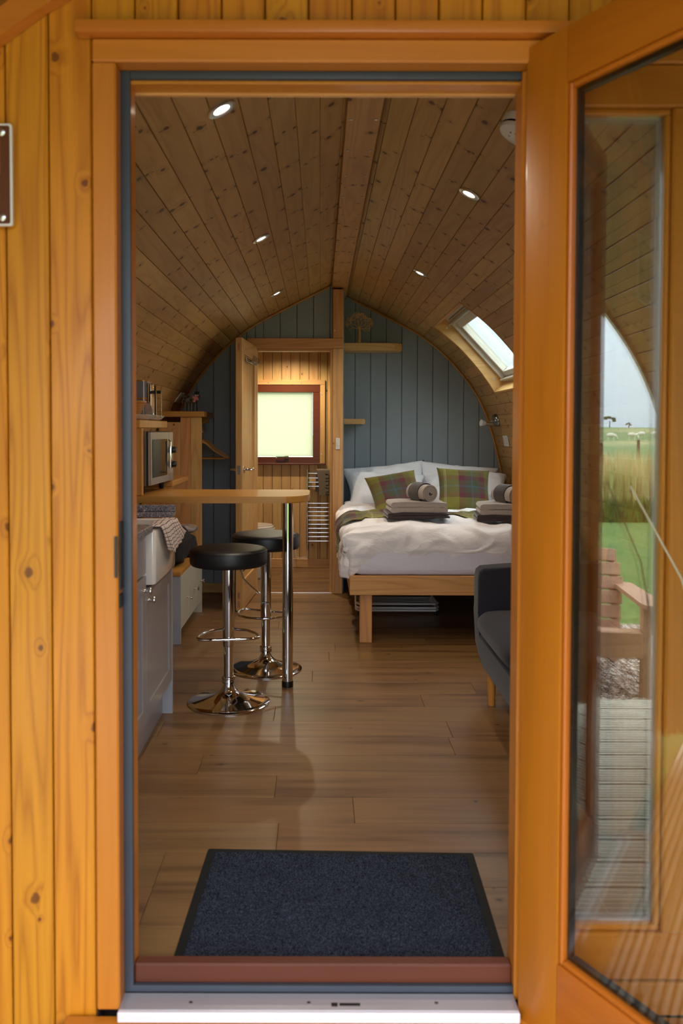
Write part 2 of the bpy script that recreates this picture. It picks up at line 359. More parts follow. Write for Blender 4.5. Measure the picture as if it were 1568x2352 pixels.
def put(name, bm, mat, parent=None, mw=None, smooth=0, label=None, cat=None, group=None, kind=None, center=True):
    """link a bmesh whose coordinates are in world space (or in the space of mw)"""
    if mw is None:
        if center and len(bm.verts):
            lo = [min(v.co[i] for v in bm.verts) for i in range(3)]; hi = [max(v.co[i] for v in bm.verts) for i in range(3)]
            c = Vector([(a+b)/2 for a, b in zip(lo, hi)]); bmesh.ops.translate(bm, verts=bm.verts, vec=-c); mw = Matrix.Translation(c)
        else: mw = Matrix.Identity(4)
    o = bpy.data.objects.new(name, mesh_from(bm, name, mat, smooth)); link(o, parent, mw)
    return tag(o, label, cat, group, kind)
def BM(): return bmesh.new()
def a_box(bm, x0, x1, y0, y1, z0, z1, bev=0, seg=1, mw=None):
    r = bmesh.ops.create_cube(bm, size=1); vs = r['verts']
    for v in vs: v.co = Vector((x0+(v.co.x+.5)*(x1-x0), y0+(v.co.y+.5)*(y1-y0), z0+(v.co.z+.5)*(z1-z0)))
    if bev:
        es = list({e for v in vs for e in v.link_edges}); r2 = bmesh.ops.bevel(bm, geom=es, offset=bev, segments=seg, profile=.7, affect='EDGES'); vs = list({v for f in r2['faces'] for v in f.verts} | {v for v in vs if v.is_valid})
    if mw is not None:
        bmesh.ops.transform(bm, matrix=mw, verts=[v for v in vs if v.is_valid])
    return bm
def box(name, x0, x1, y0, y1, z0, z1, mat, parent=None, bev=.0, seg=1, **kw):
    bm = BM(); a_box(bm, x0, x1, y0, y1, z0, z1, bev, seg); return put(name, bm, mat, parent, smooth=1 if bev and seg > 1 else 0, **kw)
def a_prism(bm, poly, axis, a0, a1):
    """poly of (u,v); axis X: (y,z), Y: (x,z), Z: (x,y)"""
    def P(u, v, a): return {'X': (a, u, v), 'Y': (u, a, v), 'Z': (u, v, a)}[axis]
    A = [bm.verts.new(P(u, v, a0)) for u, v in poly]; B = [bm.verts.new(P(u, v, a1)) for u, v in poly]; n = len(poly)
    bm.faces.new(A); bm.faces.new(B[::-1])
    for i in range(n): bm.faces.new((A[i], A[(i+1) % n], B[(i+1) % n], B[i]))
    return bm
def a_tube(bm, pts, r, seg=8, closed=False, caps=True, radii=None):
    pts = [Vector(p) for p in pts]; n = len(pts); rings = []; prev = None
    for i, p in enumerate(pts):
        if closed: t = pts[(i+1) % n]-pts[i-1]
        else: t = pts[min(i+1, n-1)]-pts[max(i-1, 0)]
        t.normalize()
        if prev is None:
            u = t.cross(Vector((0, 0, 1)))
            if u.length < .1: u = t.cross(Vector((1, 0, 0)))
        else: u = prev-t*prev.dot(t)
        u.normalize(); prev = u; v = t.cross(u); rr = radii[i] if radii else r
        rings.append([bm.verts.new(p+u*math.cos(2*PI*k/seg)*rr+v*math.sin(2*PI*k/seg)*rr) for k in range(seg)])
    for i in range(n if closed else n-1):
        A, B = rings[i], rings[(i+1) % n]
        for k in range(seg): bm.faces.new((A[k], A[(k+1) % seg], B[(k+1) % seg], B[k]))
    if caps and not closed: bm.faces.new(rings[0]); bm.faces.new(rings[-1][::-1])
    return bm
def a_lathe(bm, prof, seg=32, mw=None):
    rings = []; new = []
    for r, z in prof:
        if r < 1e-6: v = bm.verts.new((0, 0, z)); rings.append([v]); new.append(v)
        else:
            R = [bm.verts.new((r*math.cos(2*PI*k/seg), r*math.sin(2*PI*k/seg), z)) for k in range(seg)]; rings.append(R); new += R
    for A, B in zip(rings, rings[1:]):
        for k in range(seg):
            a0, a1 = A[k % len(A)], A[(k+1) % len(A)]; b0, b1 = B[k % len(B)], B[(k+1) % len(B)]
            q = []
            for x in (a0, a1, b1, b0):
                if x not in q: q.append(x)
            if len(q) > 2: bm.faces.new(q)
    if mw is not None: bmesh.ops.transform(bm, matrix=mw, verts=new)
    return bm
def cyl(bm, c, r, h, axis='Z', seg=20):
    R = {'Z': Matrix.Identity(4), 'X': Matrix.Rotation(PI/2, 4, 'Y'), 'Y': Matrix.Rotation(-PI/2, 4, 'X')}[axis]
    return a_lathe(bm, [(0, 0), (r, 0), (r, h), (0, h)], seg, Matrix.Translation(c) @ R)
def board_bm(w, l, t, ch=.003):
    """grain along local Y, shown face at -Z"""
    bm = BM(); a = w/2; P = [(-a, 0), (-a, -t+ch), (-a+ch, -t), (a-ch, -t), (a, -t+ch), (a, 0)]
    return a_prism(bm, P, 'Y', -l/2, l/2)
def wall_matrix(x, y, z): return Matrix(((1, 0, 0, x), (0, 0, 1, y), (0, -1, 0, z), (0, 0, 0, 1)))
def vboards(parent, x0, x1, y, zbot, ztop, pitch, phase, mat, t=.012, gap=.003, ch=.003, name='board'):
    """vertical boards facing -Y; ztop, zbot are numbers or functions of x"""
    ft = ztop if callable(ztop) else (lambda x: ztop); fb = zbot if callable(zbot) else (lambda x: zbot)
    k0 = math.floor((x0-phase)/pitch); x = phase+k0*pitch
    while x < x1-.004:
        a, b = max(x, x0)+gap/2, min(x+pitch, x1)-gap/2; x += pitch
        if b-a < .006: continue
        ta, tb, ba, bb = ft(a), ft(b), fb(a), fb(b)
        if max(ta, tb)-max(ba, bb) < .02: continue
        bm = BM(); cx = (a+b)/2; cz = (max(ta, tb)+min(ba, bb))/2
        def ring(ins, d): return [bm.verts.new((X-cx, -(Z-cz), d)) for X, Z in ((a+ins, ba), (b-ins, bb), (b-ins, tb), (a+ins, ta))]
        R = [ring(0, 0), ring(0, -t+ch), ring(ch, -t)]
        bm.faces.new(R[0]); bm.faces.new(R[2][::-1])
        for A, B in zip(R, R[1:]):
            for i in range(4): bm.faces.new((A[i], A[(i+1) % 4], B[(i+1) % 4], B[i]))
        put(name, bm, mat, parent, mw=wall_matrix(cx, y, cz))
def wall_slab(bm, xs, y0, y1, zb, zt):
    """slab of columns between sorted xs; zb/zt functions"""
    for a, b in zip(xs, xs[1:]):
        q = [(a, zb(a)), (b, zb(b)), (b, zt(b)), (a, zt(a))]
        a_prism(bm, q, 'Y', y0, y1)
def copy_tree(o, dm, parent=None, root=True):
    c = o.copy(); C.objects.link(c); mw = dm @ WM[o.name]; WM[c.name] = mw
    if parent is not None: c.parent = parent; c.matrix_parent_inverse = WM[parent.name].inverted()
    c.matrix_basis = mw
    for ch in [x for x in bpy.data.objects if x.parent == o]: copy_tree(ch, dm, c, False)
    return c
def cloth_grid(fn, nu, nv, uvfn=None):
    bm = BM(); uvl = bm.loops.layers.uv.new('UVMap'); V = [[bm.verts.new(fn(i/nu, j/nv)) for j in range(nv+1)] for i in range(nu+1)]
    for i in range(nu):
        for j in range(nv):
            f = bm.faces.new((V[i][j], V[i+1][j], V[i+1][j+1], V[i][j+1]))
            for lp, (a, b) in zip(f.loops, ((i, j), (i+1, j), (i+1, j+1), (i, j+1))):
                lp[uvl].uv = uvfn(a/nu, b/nv) if uvfn else (a/nu, b/nv)
    return bm
def solid(o, t, off=-1):
    m = o.modifiers.new('thickness', 'SOLIDIFY'); m.thickness = t; m.offset = off; return o
# ================================================================== THE SHELL
P0 = off_profile(0); S0 = prof_len(P0); PITCH = .0875; NB = int(S0[-1]/PITCH)+1
def board_index(hw):   # board whose span holds this half width
    for i in range(NB):
        a = at_len(P0, S0, i*PITCH)[0]; b = at_len(P0, S0, min((i+1)*PITCH, S0[-1]))[0]
        if a <= hw < b: return i
    return NB-1
def idx_z(z):
    for i in range(NB):
        if at_len(P0, S0, (i+1)*PITCH)[1] < z: return i
    return NB-1
# holes in the right-hand side: (first board, last board, y0, y1)
SK0, SK1, SKY0, SKY1 = board_index(.70), board_index(1.13), 5.10, 6.30
W30, W31, W3Y0, W3Y1 = idx_z(1.33), idx_z(.98), 5.15, 6.08
def hole_rows(i):
    if SK0 <= i <= SK1: return (SKY0, SKY1)
    if W30 <= i <= W31: return (W3Y0, W3Y1)
def make_shell(name, idxs, side, d0=.012, d1=.13, y0=FRONT, y1=END+.06):
    bm = BM(); Pa, Pb = off_profile(d0), off_profile(d1)
    for i in idxs:
        s0, s1 = i*PITCH, min((i+1)*PITCH, S0[-1])
        q = []
        for s_ in (s0, s1):
            for Pn in (Pa, Pb):
                Sn = prof_len(Pn); h, z = at_len(Pn, Sn, s_/S0[-1]*Sn[-1]); q.append((CX+side*h, z))
        poly = [q[0], q[2], q[3], q[1]]
        hr = hole_rows(i) if side > 0 else None
        for a, b in (((y0, hr[0]), (hr[1], y1)) if hr else ((y0, y1),)): a_prism(bm, poly, 'Y', a, b)
    return bm
LOW = idx_z(1.28)
ceil = put('ceiling', make_shell('c', range(0, LOW), 1), M['darkback'], kind='structure', center=False)
b2 = make_shell('c', range(0, LOW), -1); put('shell_panel', b2, M['roofskin'], ceil, center=False)
wall_r = put('wall_right', make_shell('w', range(LOW, NB), 1), M['darkback'], kind='structure', center=False)
wall_l = put('wall_left', make_shell('w', range(LOW, NB), -1), M['darkback'], kind='structure', center=False)
_bm_cache = {}
def ceiling_board(parent, i, side, y0, y1, mat):
    s0, s1 = i*PITCH, min((i+1)*PITCH, S0[-1])
    if s1-s0 < .02: return
    a = at_len(P0, S0, s0); b = at_len(P0, S0, s1)
    A = Vector((CX+side*a[0], 0, a[1])); B = Vector((CX+side*b[0], 0, b[1]))
    if side < 0: A, B = B, A
    X = (B-A); wdt = X.length-.0014; X.normalize(); Yv = Vector((0, 1, 0)); Zv = X.cross(Yv)
    c = (A+B)/2+Zv*.012; c.y = (y0+y1)/2
    key = (round(wdt, 3), round(y1-y0, 3), mat.name)
    if key not in _bm_cache: _bm_cache[key] = mesh_from(board_bm(wdt, y1-y0, .012, .0018), 'board', mat)
    o = bpy.data.objects.new('board', _bm_cache[key]); link(o, parent, Matrix(((X.x, Yv.x, Zv.x, c.x), (X.y, Yv.y, Zv.y, c.y), (X.z, Yv.z, Zv.z, c.z), (0, 0, 0, 1))))
rj = random.Random(3)
for side in (1, -1):
    yend = BACKR if side > 0 else BACKL
    for i in range(NB):
        par = ceil if i < LOW else (wall_r if side > 0 else wall_l)
        hr = hole_rows(i) if side > 0 else None
        spans = [(FRONT+.02, hr[0]), (hr[1], yend)] if hr else [(FRONT+.02, yend)]
        if not hr and i > 9 and rj.random() < .45:
            yj = rj.uniform(2.9, yend-.8); spans = [(FRONT+.02, yj-.001), (yj+.001, yend)]
        for a, b in spans: ceiling_board(par, i, side, a, b, M['pine'])
        # bathroom end behind the partition
        ceiling_board(par, i, side, yend+.06, END, M['pine']) if side < 0 else None
# flat ridge board with screw pairs
rb = box('ridge_board', .088, .208, FRONT+.02, BACKR, 2.350, 2.367, M['pine'], ceil, .002)
bm = BM()
for y in [2.6+.32*k for k in range(14)]:
    for dx in (-.055, .055): cyl(bm, (.148+dx*.8, y, 2.3475), .006, .003, seg=8)
put('screw_head', bm, M['steel'], rb, kind='stuff')

# ---- floor: planks running across
fl = put('floor', a_box(BM(), CX-1.46, CX+1.46, FRONT-.04, END+.05, -.10, -.005), M['darkback'], kind='structure', center=False)
ROW, Y0F = .186, 1.885
offs = {0: -.90, 1: -.46, 2: -.46, 3: -.46+.33, 4: -.155+.27, 5: -.155, 6: -.45, 7: .53, 8: .55, 9: -.2}
rf = random.Random(5)
for rI in range(31):
    y0 = Y0F+rI*ROW; y1 = min(y0+ROW, END)
    if y1-y0 < .03: break
    o = offs.get(rI, rf.uniform(-.6, .6)); xs = [o+1.22*k for k in range(-3, 4)]; xs = [x for x in xs if CX-1.44 < x < CX+1.44]; xs = [CX-1.44]+xs+[CX+1.44]
    for a, b in zip(xs, xs[1:]):
        if b-a < .04: continue
        bm = a_box(BM(), a+.0006, b-.0006, y0+.0006, y1-.0006, -.005, .0, .0009); put('floor_plank', bm, M['floor'], fl)
# ---- partition on the left of the post (blue, with the bathroom doorway) and bed-head wall on the right
DX0, DX1, DZ = -.50, .094, 1.885
zt0 = lambda x: top_z(x, 0)-.001
xsL = sorted([CX-1.438, CX-1.41, CX-1.37, CX-1.3, CX-1.25, CX-1.19, CX-1.1, CX-1.0, CX-.9, CX-.78, DX0])
wb = BM(); wall_slab(wb, xsL, BACKL+.012, BACKL+.05, lambda x: 0, zt0); wall_slab(wb, [DX0, CX-.4, CX-.2, DX1], BACKL+.012, BACKL+.05, lambda x: DZ, zt0)
wall_slab(wb, [DX1, CX], BACKL+.012, BACKL+.05, lambda x: 0, zt0); wall_slab(wb, [CX, CX+.015], BACKL+.012, BACKL+.05, lambda x: 0, zt0)
wlp = put('wall_bathroom', wb, M['darkback'], kind='structure', center=False)
vboards(wlp, CX-1.43, DX0, BACKL+.012, 0, lambda x: zt0(x)-.002, .128, .074, M['blue'])
vboards(wlp, DX0, .094, BACKL+.012, DZ+.03, lambda x: zt0(x)-.002, .128, .074, M['blue'])
# bathroom face of the same partition + side return beside the bed
box('return_panel', CX+.0151, CX+.028, BACKL+.012, BACKR+.06, 0, 2.33, M['blue'], wlp)
wb = BM(); xr = sorted([CX+.03, CX+.2, CX+.4, CX+.6, CX+.78, CX+.9, CX+1.0, CX+1.1, CX+1.19, CX+1.25, CX+1.3, CX+1.37, CX+1.41, CX+1.438])
wall_slab(wb, xr, BACKR+.012, BACKR+.05, lambda x: 0, zt0)
wbh = put('wall_back', wb, M['darkback'], kind='structure', center=False)
vboards(wbh, CX+.03, CX+1.435, BACKR+.012, 0, lambda x: zt0(x)-.002, .1303, .291, M['blue'])
# ---- far end wall (bathroom) with the window hole
WX0, WX1, WZ0, WZ1 = -.70, .0, .955, 1.668
xe = sorted([CX-1.438, CX-1.41, CX-1.37, CX-1.3, CX-1.25, CX-1.19, CX-1.1, CX-1.0, CX-.9, WX0]); xe2 = sorted([WX1, CX, CX+.2, CX+.4, CX+.6, CX+.78, CX+.9, CX+1.0, CX+1.1, CX+1.19, CX+1.25, CX+1.3, CX+1.37, CX+1.41, CX+1.438])
wb = BM(); wall_slab(wb, xe, END+.012, END+.06, lambda x: 0, zt0); wall_slab(wb, xe2, END+.012, END+.06, lambda x: 0, zt0)
wall_slab(wb, [WX0, CX-.6, CX-.3, WX1], END+.012, END+.06, lambda x: WZ1, zt0); wall_slab(wb, [WX0, WX1], END+.012, END+.06, lambda x: 0, lambda x: WZ0)
wfe = put('wall_end', wb, M['darkback'], kind='structure', center=False)
vboards(wfe, CX-1.3, WX0, END+.012, 0, lambda x: zt0(x)-.002, .0835, -.018, M['pinebath'])
vboards(wfe, WX1, CX+1.3, END+.012, 0, lambda x: zt0(x)-.002, .0835, -.018, M['pinebath'])
vboards(wfe, WX0, WX1, END+.012, WZ1, lambda x: zt0(x)-.002, .0835, -.018, M['pinebath'])
vboards(wfe, WX0, WX1, END+.012, 0, WZ0, .0835, -.018, M['pinebath'])
# skirting boards
tag(box('baseboard_end', CX-1.3, .093, END-.014, END, 0, .085, M['pineX'], bev=.004), kind='structure')
tag(box('baseboard_left', CX-1.40, DX0-.02, BACKL-.014, BACKL, 0, .075, M['pineX'], bev=.004), kind='structure')
tag(box('baseboard_back', CX+.10, CX+1.40, BACKR-.014, BACKR, 0, .075, M['pineX'], bev=.004), kind='structure')
# curved beads where the ceiling meets the two partitions
def bead(name, side, y, h0, h1, r=.009, mat=None, d=-.010):
    P = off_profile(d); pts = [(CX+side*h, y, z) for h, z in P if h0 <= h <= h1 and z > .01]
    return tag(put(name, a_tube(BM(), pts, r, 6), mat or M['oakX'], smooth=1), kind='structure')
bead('trim_1', -1, BACKL-.011, .06, 2); bead('trim_2', 1, BACKR-.011, .10, 2)
# ---- post, header and jambs of the bathroom doorway
post = tag(put('trim_3', a_box(BM(), .094, .174, BACKL-.045, BACKL+.012, 0, 1.883, .003), M['pineZ']), kind='structure')
tag(box('trim_4', .094, .174, BACKL-.045, BACKL+.012, 1.961, 2.334, M['bedwoodZ'], bev=.003), kind='structure')
tag(box('trim_5', -.56, .176, BACKL-.05, BACKL+.012, 1.8835, 1.9605, M['bedwoodX'], bev=.003), kind='structure')
tag(box('trim_6', DX0-.02, DX0+.015, BACKL-.02, BACKL+.055, 0, 1.883, M['pineZ'], bev=.003), kind='structure')
tag(box('trim_7', .0755, .0935, BACKL-.01, BACKL+.055, 0, 1.883, M['pineZ'], bev=.002), kind='structure')
tag(box('trim_8', DX0+.016, .075, BACKL-.01, BACKL+.055, 1.865, 1.883, M['pineX'], bev=.002), kind='structure')
box_t = tag(box('trim_9', DX0, .094, BACKL-.03, BACKL-.005, 0, .005, M['alubright'], bev=.001), kind='structure')
bm = BM()
for z in (2.30, 2.02): cyl(bm, (.108, BACKL-.0465, z), .005, .003, 'Y', 8)
put('screw_head', bm, M['steel'], bpy.data.objects['trim_4'], kind='stuff')

# ---- bathroom window (frosted)
wn = thing('window_1', None, None, ((WX0+WX1)/2, END, (WZ0+WZ1)/2)); tag(wn, kind='structure')
def frame4(name, parent, x0, x1, z0, z1, y0, y1, wl, wr, wb_, wt_, mats, bev=.003):
    """four members of a rectangular frame in the XZ plane: stiles and rails"""
    mx, mz = mats
    for nm, q, m in ((name+'_rail', (x0, x1, z1-wt_, z1), mx), (name+'_rail', (x0, x1, z0, z0+wb_), mx), (name+'_stile', (x0, x0+wl, z0+wb_+.0003, z1-wt_-.0003), mz), (name+'_stile', (x1-wr, x1, z0+wb_+.0003, z1-wt_-.0003), mz)):
        box(nm, q[0], q[1], y0, y1, q[2], q[3], m, parent, bev)
frame4('pine_trim', wn, WX0-.045, WX1+.045, WZ0-.0, WZ1+.045, END-.02, END, .046, .046, .001, .045, (M['pineX'], M['pineZ']))
frame4('sash', wn, WX0+.001, WX1-.001, WZ0+.0035, WZ1-.001, END-.012, END+.045, .062, .066, .055, .066, (M['brownX'], M['brownX']))
box('window_sill', WX0-.05, WX1+.05, END-.045, END-.0005, WZ0-.012, WZ0+.003, M['brownX'], wn, .003)
box('frosted_pane', WX0+.064, WX1-.068, END+.012, END+.020, WZ0+.068, WZ1-.068, M['frosted'], wn)
bm = BM(); a_tube(bm, [(-.40, END-.03, 1.012), (-.345, END-.032, 1.012), (-.30, END-.025, 1.016)], .008, 8); a_box(bm, -.325, -.285, END-.027, END-.0125, 1.0, 1.024, .004)
put('window_handle', bm, M['chrome'], wn, smooth=1)
bm = BM()
for x in (-.47, -.17): cyl(bm, (x, END-.0225, WZ1+.018), .005, .003, 'Y', 8)
for z in (1.58, 1.29, 1.04): cyl(bm, (.012, END-.0225, z), .005, .003, 'Y', 8)
put('screw_head', bm, M['steel'], wn, kind='stuff')

# ================================================================== FRONT WALL, DOOR FRAME, SIDELIGHT
FY = 1.82
zf = lambda x: top_z(x, .125)-.002
def colx(a, b, n=6): return [a+(b-a)*i/n for i in range(n+1)]
LX0, LX1 = CX-1.52, CX+1.52
OPL, OPR = -.492, .86
wb = BM()
zfr = lambda x: top_z(x, .165)
wall_slab(wb, colx(CX-1.538, OPL, 14), FY+.002, FRONT, lambda x: -.10, zfr); wall_slab(wb, colx(OPR, CX+1.538, 12), FY+.002, FRONT, lambda x: -.10, zfr)
wall_slab(wb, colx(OPL, CX, 5)+colx(CX, OPR, 5)[1:], FY+.002, FRONT, lambda x: 2.105, zfr)
wfr = put('wall_front', wb, M['darkback'], kind='structure', center=False)
fb = lambda x: -.11
vboards(wfr, LX0, OPL-.003, FY+.0015, fb, zf, .0935, -.495, M['facade'], t=.016, gap=.0028, ch=.003)
vboards(wfr, OPR+.003, LX1, FY+.0015, fb, zf, .0935, -.495, M['facade'], t=.016, gap=.0028, ch=.003)
vboards(wfr, OPL-.003, OPR+.003, FY+.0015, 2.106, zf, .0935, -.495, M['facade'], t=.016, gap=.0028, ch=.003)
# frame members
def st(name, *a, **k): return tag(box(name, *a, **k), kind='structure')
door = thing('door_1', None, None, (0, FY, 0)); tag(door, kind='structure')
box('frame_stile', -.492, -.4405, 1.795, FRONT, -.02, 2.055, M['orangeZ'], door, .004)
box('frame_rail', -.492, .86, 1.795, FRONT, 2.0555, 2.105, M['orangeX'], door, .004)
box('frame_stile', .4405, .4895, 1.83, FRONT, -.02, 2.055, M['orangeZ'], door, .004)
box('frame_stop', -.44, -.4215, 1.852, FRONT, .0, 2.055, M['orangeZ'], door)
box('frame_stop', -.4215, .4405, 1.852, FRONT, 2.031, 2.055, M['orangeX'], door)
box('gasket', -.4405, -.4195, 1.838, 1.8515, .0, 2.055, M['gasket'], door, .004, 2)
box('gasket', -.4195, .4405, 1.838, 1.8515, 2.037, 2.055, M['gasket'], door, .004, 2)
box('gasket', -.4405, .4405, 1.838, 1.8515, -.008, .008, M['gasket'], door, .004, 2)
box('inner_lining', -.4215, .4405, FRONT+.0005, FRONT+.012, 2.026, 2.06, M['pineX'], door)
box('sill_bar', -.4215, .4405, 1.852, 1.885, -.02, .048, M['redwoodX'], door, .004)
thr = box('threshold_plate', -.4405, .4405, 1.782, 1.8375, -.018, -.0085, M['alu'], door, .001)
box('threshold_edge', -.4405, .4405, 1.770, 1.7815, -.030, -.0075, M['alubright'], door, .002)
bm = BM()
for x in (-.285, -.022, .262): cyl(bm, (x, 1.806, -.0087), .0045, .001, 'Z', 10)
put('screw_head', bm, M['nickel'], thr, kind='stuff')
box('stamped_mark', .028, .042, 1.794, 1.806, -.0087, -.0080, M['black'], thr)
box('stamped_mark', .046, .092, 1.796, 1.805, -.0087, -.0080, M['black'], thr)
box('outer_sill', -.56, 1.0, 1.70, 1.80, -.085, -.032, M['orangeX'], door, .006)
# latch keep on the left jamb
kp = box('latch_keep', -.4400, -.4365, 1.803, 1.836, .915, 1.065, M['bronze'], door, .001)
box('keep_lip', -.4465, -.4402, 1.789, 1.7945, .945, 1.035, M['bronze'], kp, .001)
box('keep_lip', -.4400, -.4365, 1.803, 1.832, .875, .905, M['black'], kp, .001)
# drip board over the door
st('trim_10', -.520, .95, 1.768, FY-.0150, 2.1055, 2.132, M['orangeX'], bev=.006, seg=2)
# sidelight
sl = thing('window_2', None, None, (.675, FY, 0)); tag(sl, kind='structure')
frame4('sash', sl, .49, .859, .048, 2.055, 1.80, 1.86, .055, .10, .105, .09, (M['orangeX'], M['orangeZ']), .004)
box('frame_rail', .49, .859, 1.795, FRONT, -.03, .044, M['orangeX'], sl, .004)
for a in ((.5453, .5577, .153, 1.965, 'Z'), (.7465, .7587, .153, 1.965, 'Z')): box('glazing_bead', a[0], a[1], 1.812, 1.852, a[2]+.0125, a[3]-.0125, M['orangeZ'], sl, .003)
for z in (.1535, 1.9525): box('glazing_bead', .5453, .7587, 1.812, 1.852, z, z+.012, M['orangeX'], sl, .003)
for y in (1.828, 1.844): box('glass_pane', .5579, .7463, y, y+.004, .1657, 1.9523, M['coated'], sl)
frame4('spacer', sl, .5579, .7463, .1657, 1.9523, 1.8325, 1.8435, .009, .009, .009, .009, (M['alu'], M['alu']), 0)
st('trim_11', .8603, .915, 1.797, FY-.0150+.002, -.02, 2.105, M['orangeZ'], bev=.003)

# ---- the open door leaf (hinged on the right jamb, swung out past square)
HX, HY = .4415, 1.800
ang = math.atan2(-.870, .492)       # direction of the leaf from its hinge
lm = Matrix.Translation((HX, HY, 0)) @ Matrix.Rotation(ang, 4, 'Z')   # local X runs along the leaf, local +Y? away from room side
dl = thing('door_2', None, None, (0, 0, 0)); dl.matrix_basis = lm; WM[dl.name] = lm; tag(dl, kind='structure')
def lbox(name, x0, x1, y0, y1, z0, z1, mat, bev=.0, seg=1):
    bm = a_box(BM(), x0, x1, y0, y1, z0, z1, bev, seg); c = Vector(((x0+x1)/2, (y0+y1)/2, (z0+z1)/2)); bmesh.ops.translate(bm, verts=bm.verts, vec=-c)
    return put(name, bm, mat, dl, mw=lm @ Matrix.Translation(c), smooth=1 if seg > 1 else 0)
LW, LT, LB, LTOP = .76, .046, -.042, 2.088
GX0, GX1, GZ0, GZ1 = .126, LW-.14, .162, 1.962
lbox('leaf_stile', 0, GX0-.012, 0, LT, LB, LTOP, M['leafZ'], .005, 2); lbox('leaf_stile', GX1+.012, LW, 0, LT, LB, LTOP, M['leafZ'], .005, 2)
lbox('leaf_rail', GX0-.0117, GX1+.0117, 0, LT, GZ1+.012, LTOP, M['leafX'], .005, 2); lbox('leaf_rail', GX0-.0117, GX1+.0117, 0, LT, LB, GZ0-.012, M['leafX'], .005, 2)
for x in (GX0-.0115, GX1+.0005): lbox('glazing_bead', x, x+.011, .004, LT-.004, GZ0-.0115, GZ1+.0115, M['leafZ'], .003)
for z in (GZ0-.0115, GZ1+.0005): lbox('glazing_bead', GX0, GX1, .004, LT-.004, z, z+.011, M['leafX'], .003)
for y in (.014, .034): lbox('glass_pane', GX0+.0005, GX1-.0005, y, y+.004, GZ0+.0005, GZ1-.0005, M['glass'])
for x in (GX0+.0005, GX1-.0065): lbox('spacer_bar', x, x+.006, .0185, .0335, GZ0+.0005, GZ1-.0005, M['black'])
for z in (GZ0+.0005, GZ1-.0095): lbox('spacer_bar', GX0+.01, GX1-.01, .0185, .0335, z, z+.009, M['black'])
for z in (.25, 1.05, 1.85):
    bm = BM(); cyl(bm, (-.006, LT+.004, z-.045), .007, .09, 'Z', 10); o = put('hinge', bm, M['steel'], dl, mw=lm, smooth=1)

# ================================================================== PORCH CANOPY (arch runs on in front of the door)
PY0, PY1 = -.20, 1.797
can = thing('trim_12', None, None, (CX, .8, 0)); tag(can, kind='structure')
PC = off_profile(.165); SPC = prof_len(PC); NC = int(SPC[-1]/.098)+1
for side in (1, -1):
    for i in range(NC):
        s0, s1 = i*.098, min((i+1)*.098, SPC[-1])
        if s1-s0 < .02: continue
        a, b = at_len(PC, SPC, s0), at_len(PC, SPC, s1); A = Vector((CX+side*a[0], 0, a[1])); B = Vector((CX+side*b[0], 0, b[1]))
        if side < 0: A, B = B, A
        X = B-A; wd = X.length-.004; X.normalize(); Yv = Vector((0, 1, 0)); Zv = X.cross(Yv); c = (A+B)/2+Zv*.014; c.y = (PY0+PY1)/2
        key = ('p', round(wd, 3))
        if key not in _bm_cache: _bm_cache[key] = mesh_from(board_bm(wd, PY1-PY0, .014, .003), 'board', M['soffit'])
        o = bpy.data.objects.new('board', _bm_cache[key]); link(o, can, Matrix(((X.x, Yv.x, Zv.x, c.x), (X.y, Yv.y, Zv.y, c.y), (X.z, Yv.z, Zv.z, c.z), (0, 0, 0, 1))))
bm = BM(); Pa, Pb = off_profile(.181), off_profile(.26)
for side in (1, -1):
    for i in range(len(Pa)-1):
        a_prism(bm, [(CX+side*Pa[i][0], Pa[i][1]), (CX+side*Pa[i+1][0], Pa[i+1][1]), (CX+side*Pb[i+1][0], Pb[i+1][1]), (CX+side*Pb[i][0], Pb[i][1])], 'Y', PY0, FRONT-.002)
put('roof_skin', bm, M['roofskin'], can, center=False)
bm = BM(); Pa, Pb = off_profile(.115), off_profile(.165)
for side in (1, -1):
    for i in range(len(Pa)-1):
        a_prism(bm, [(CX+side*Pa[i][0], Pa[i][1]), (CX+side*Pa[i+1][0], Pa[i+1][1]), (CX+side*Pb[i+1][0], Pb[i+1][1]), (CX+side*Pb[i][0], Pb[i][1])], 'Y', 1.768, 1.803)
put('arch_moulding', bm, M['orangeX'], can, center=False)
bm = BM(); Pa, Pb = off_profile(.15), off_profile(.28)
for side in (1, -1):
    for i in range(len(Pa)-1):
        a_prism(bm, [(CX+side*Pa[i][0], Pa[i][1]), (CX+side*Pa[i+1][0], Pa[i+1][1]), (CX+side*Pb[i+1][0], Pb[i+1][1]), (CX+side*Pb[i][0], Pb[i][1])], 'Y', PY0-.03, PY0-.001)
put('bargeboard', bm, M['skyframe'], can, center=False)

# ================================================================== SKYLIGHT
sky = thing('window_3', None, None, (CX+.9, 5.7, 1.9)); tag(sky, kind='structure')
hA = at_len(P0, S0, SK0*PITCH); hB = at_len(P0, S0, (SK1+1)*PITCH)
A = Vector((CX+hA[0], 0, hA[1])); B = Vector((CX+hB[0], 0, hB[1])); T = (B-A).normalized(); N = Vector((-T.z, 0, T.x)) if T.x > 0 and -T.z > 0 else Vector((0, 0, 1))
N = Vector((-T.z, 0, T.x)); DEP = .125; LEN = (B-A).length
def sk(u, v, y):
    p = A+T*u+N*v; return Vector((p.x, y, p.z))
mid = [p for p in P0 if hA[0] < p[0] < hB[0] and p[1] > hB[1]]
arc = [(A.x, A.z)]+[(CX+h, z) for h, z in mid]+[(B.x, B.z)]
a2, b2_ = A+N*DEP, B+N*DEP
def strip(arc, a2, b2_, y0, y1):
    bm = BM(); n = len(arc)
    for i in range(n-1):
        t0, t1 = i/(n-1), (i+1)/(n-1); q0 = a2.lerp(b2_, t0); q1 = a2.lerp(b2_, t1)
        a_prism(bm, [arc[i], arc[i+1], (q1.x, q1.z), (q0.x, q0.z)], 'Y', y0, y1)
    return bm
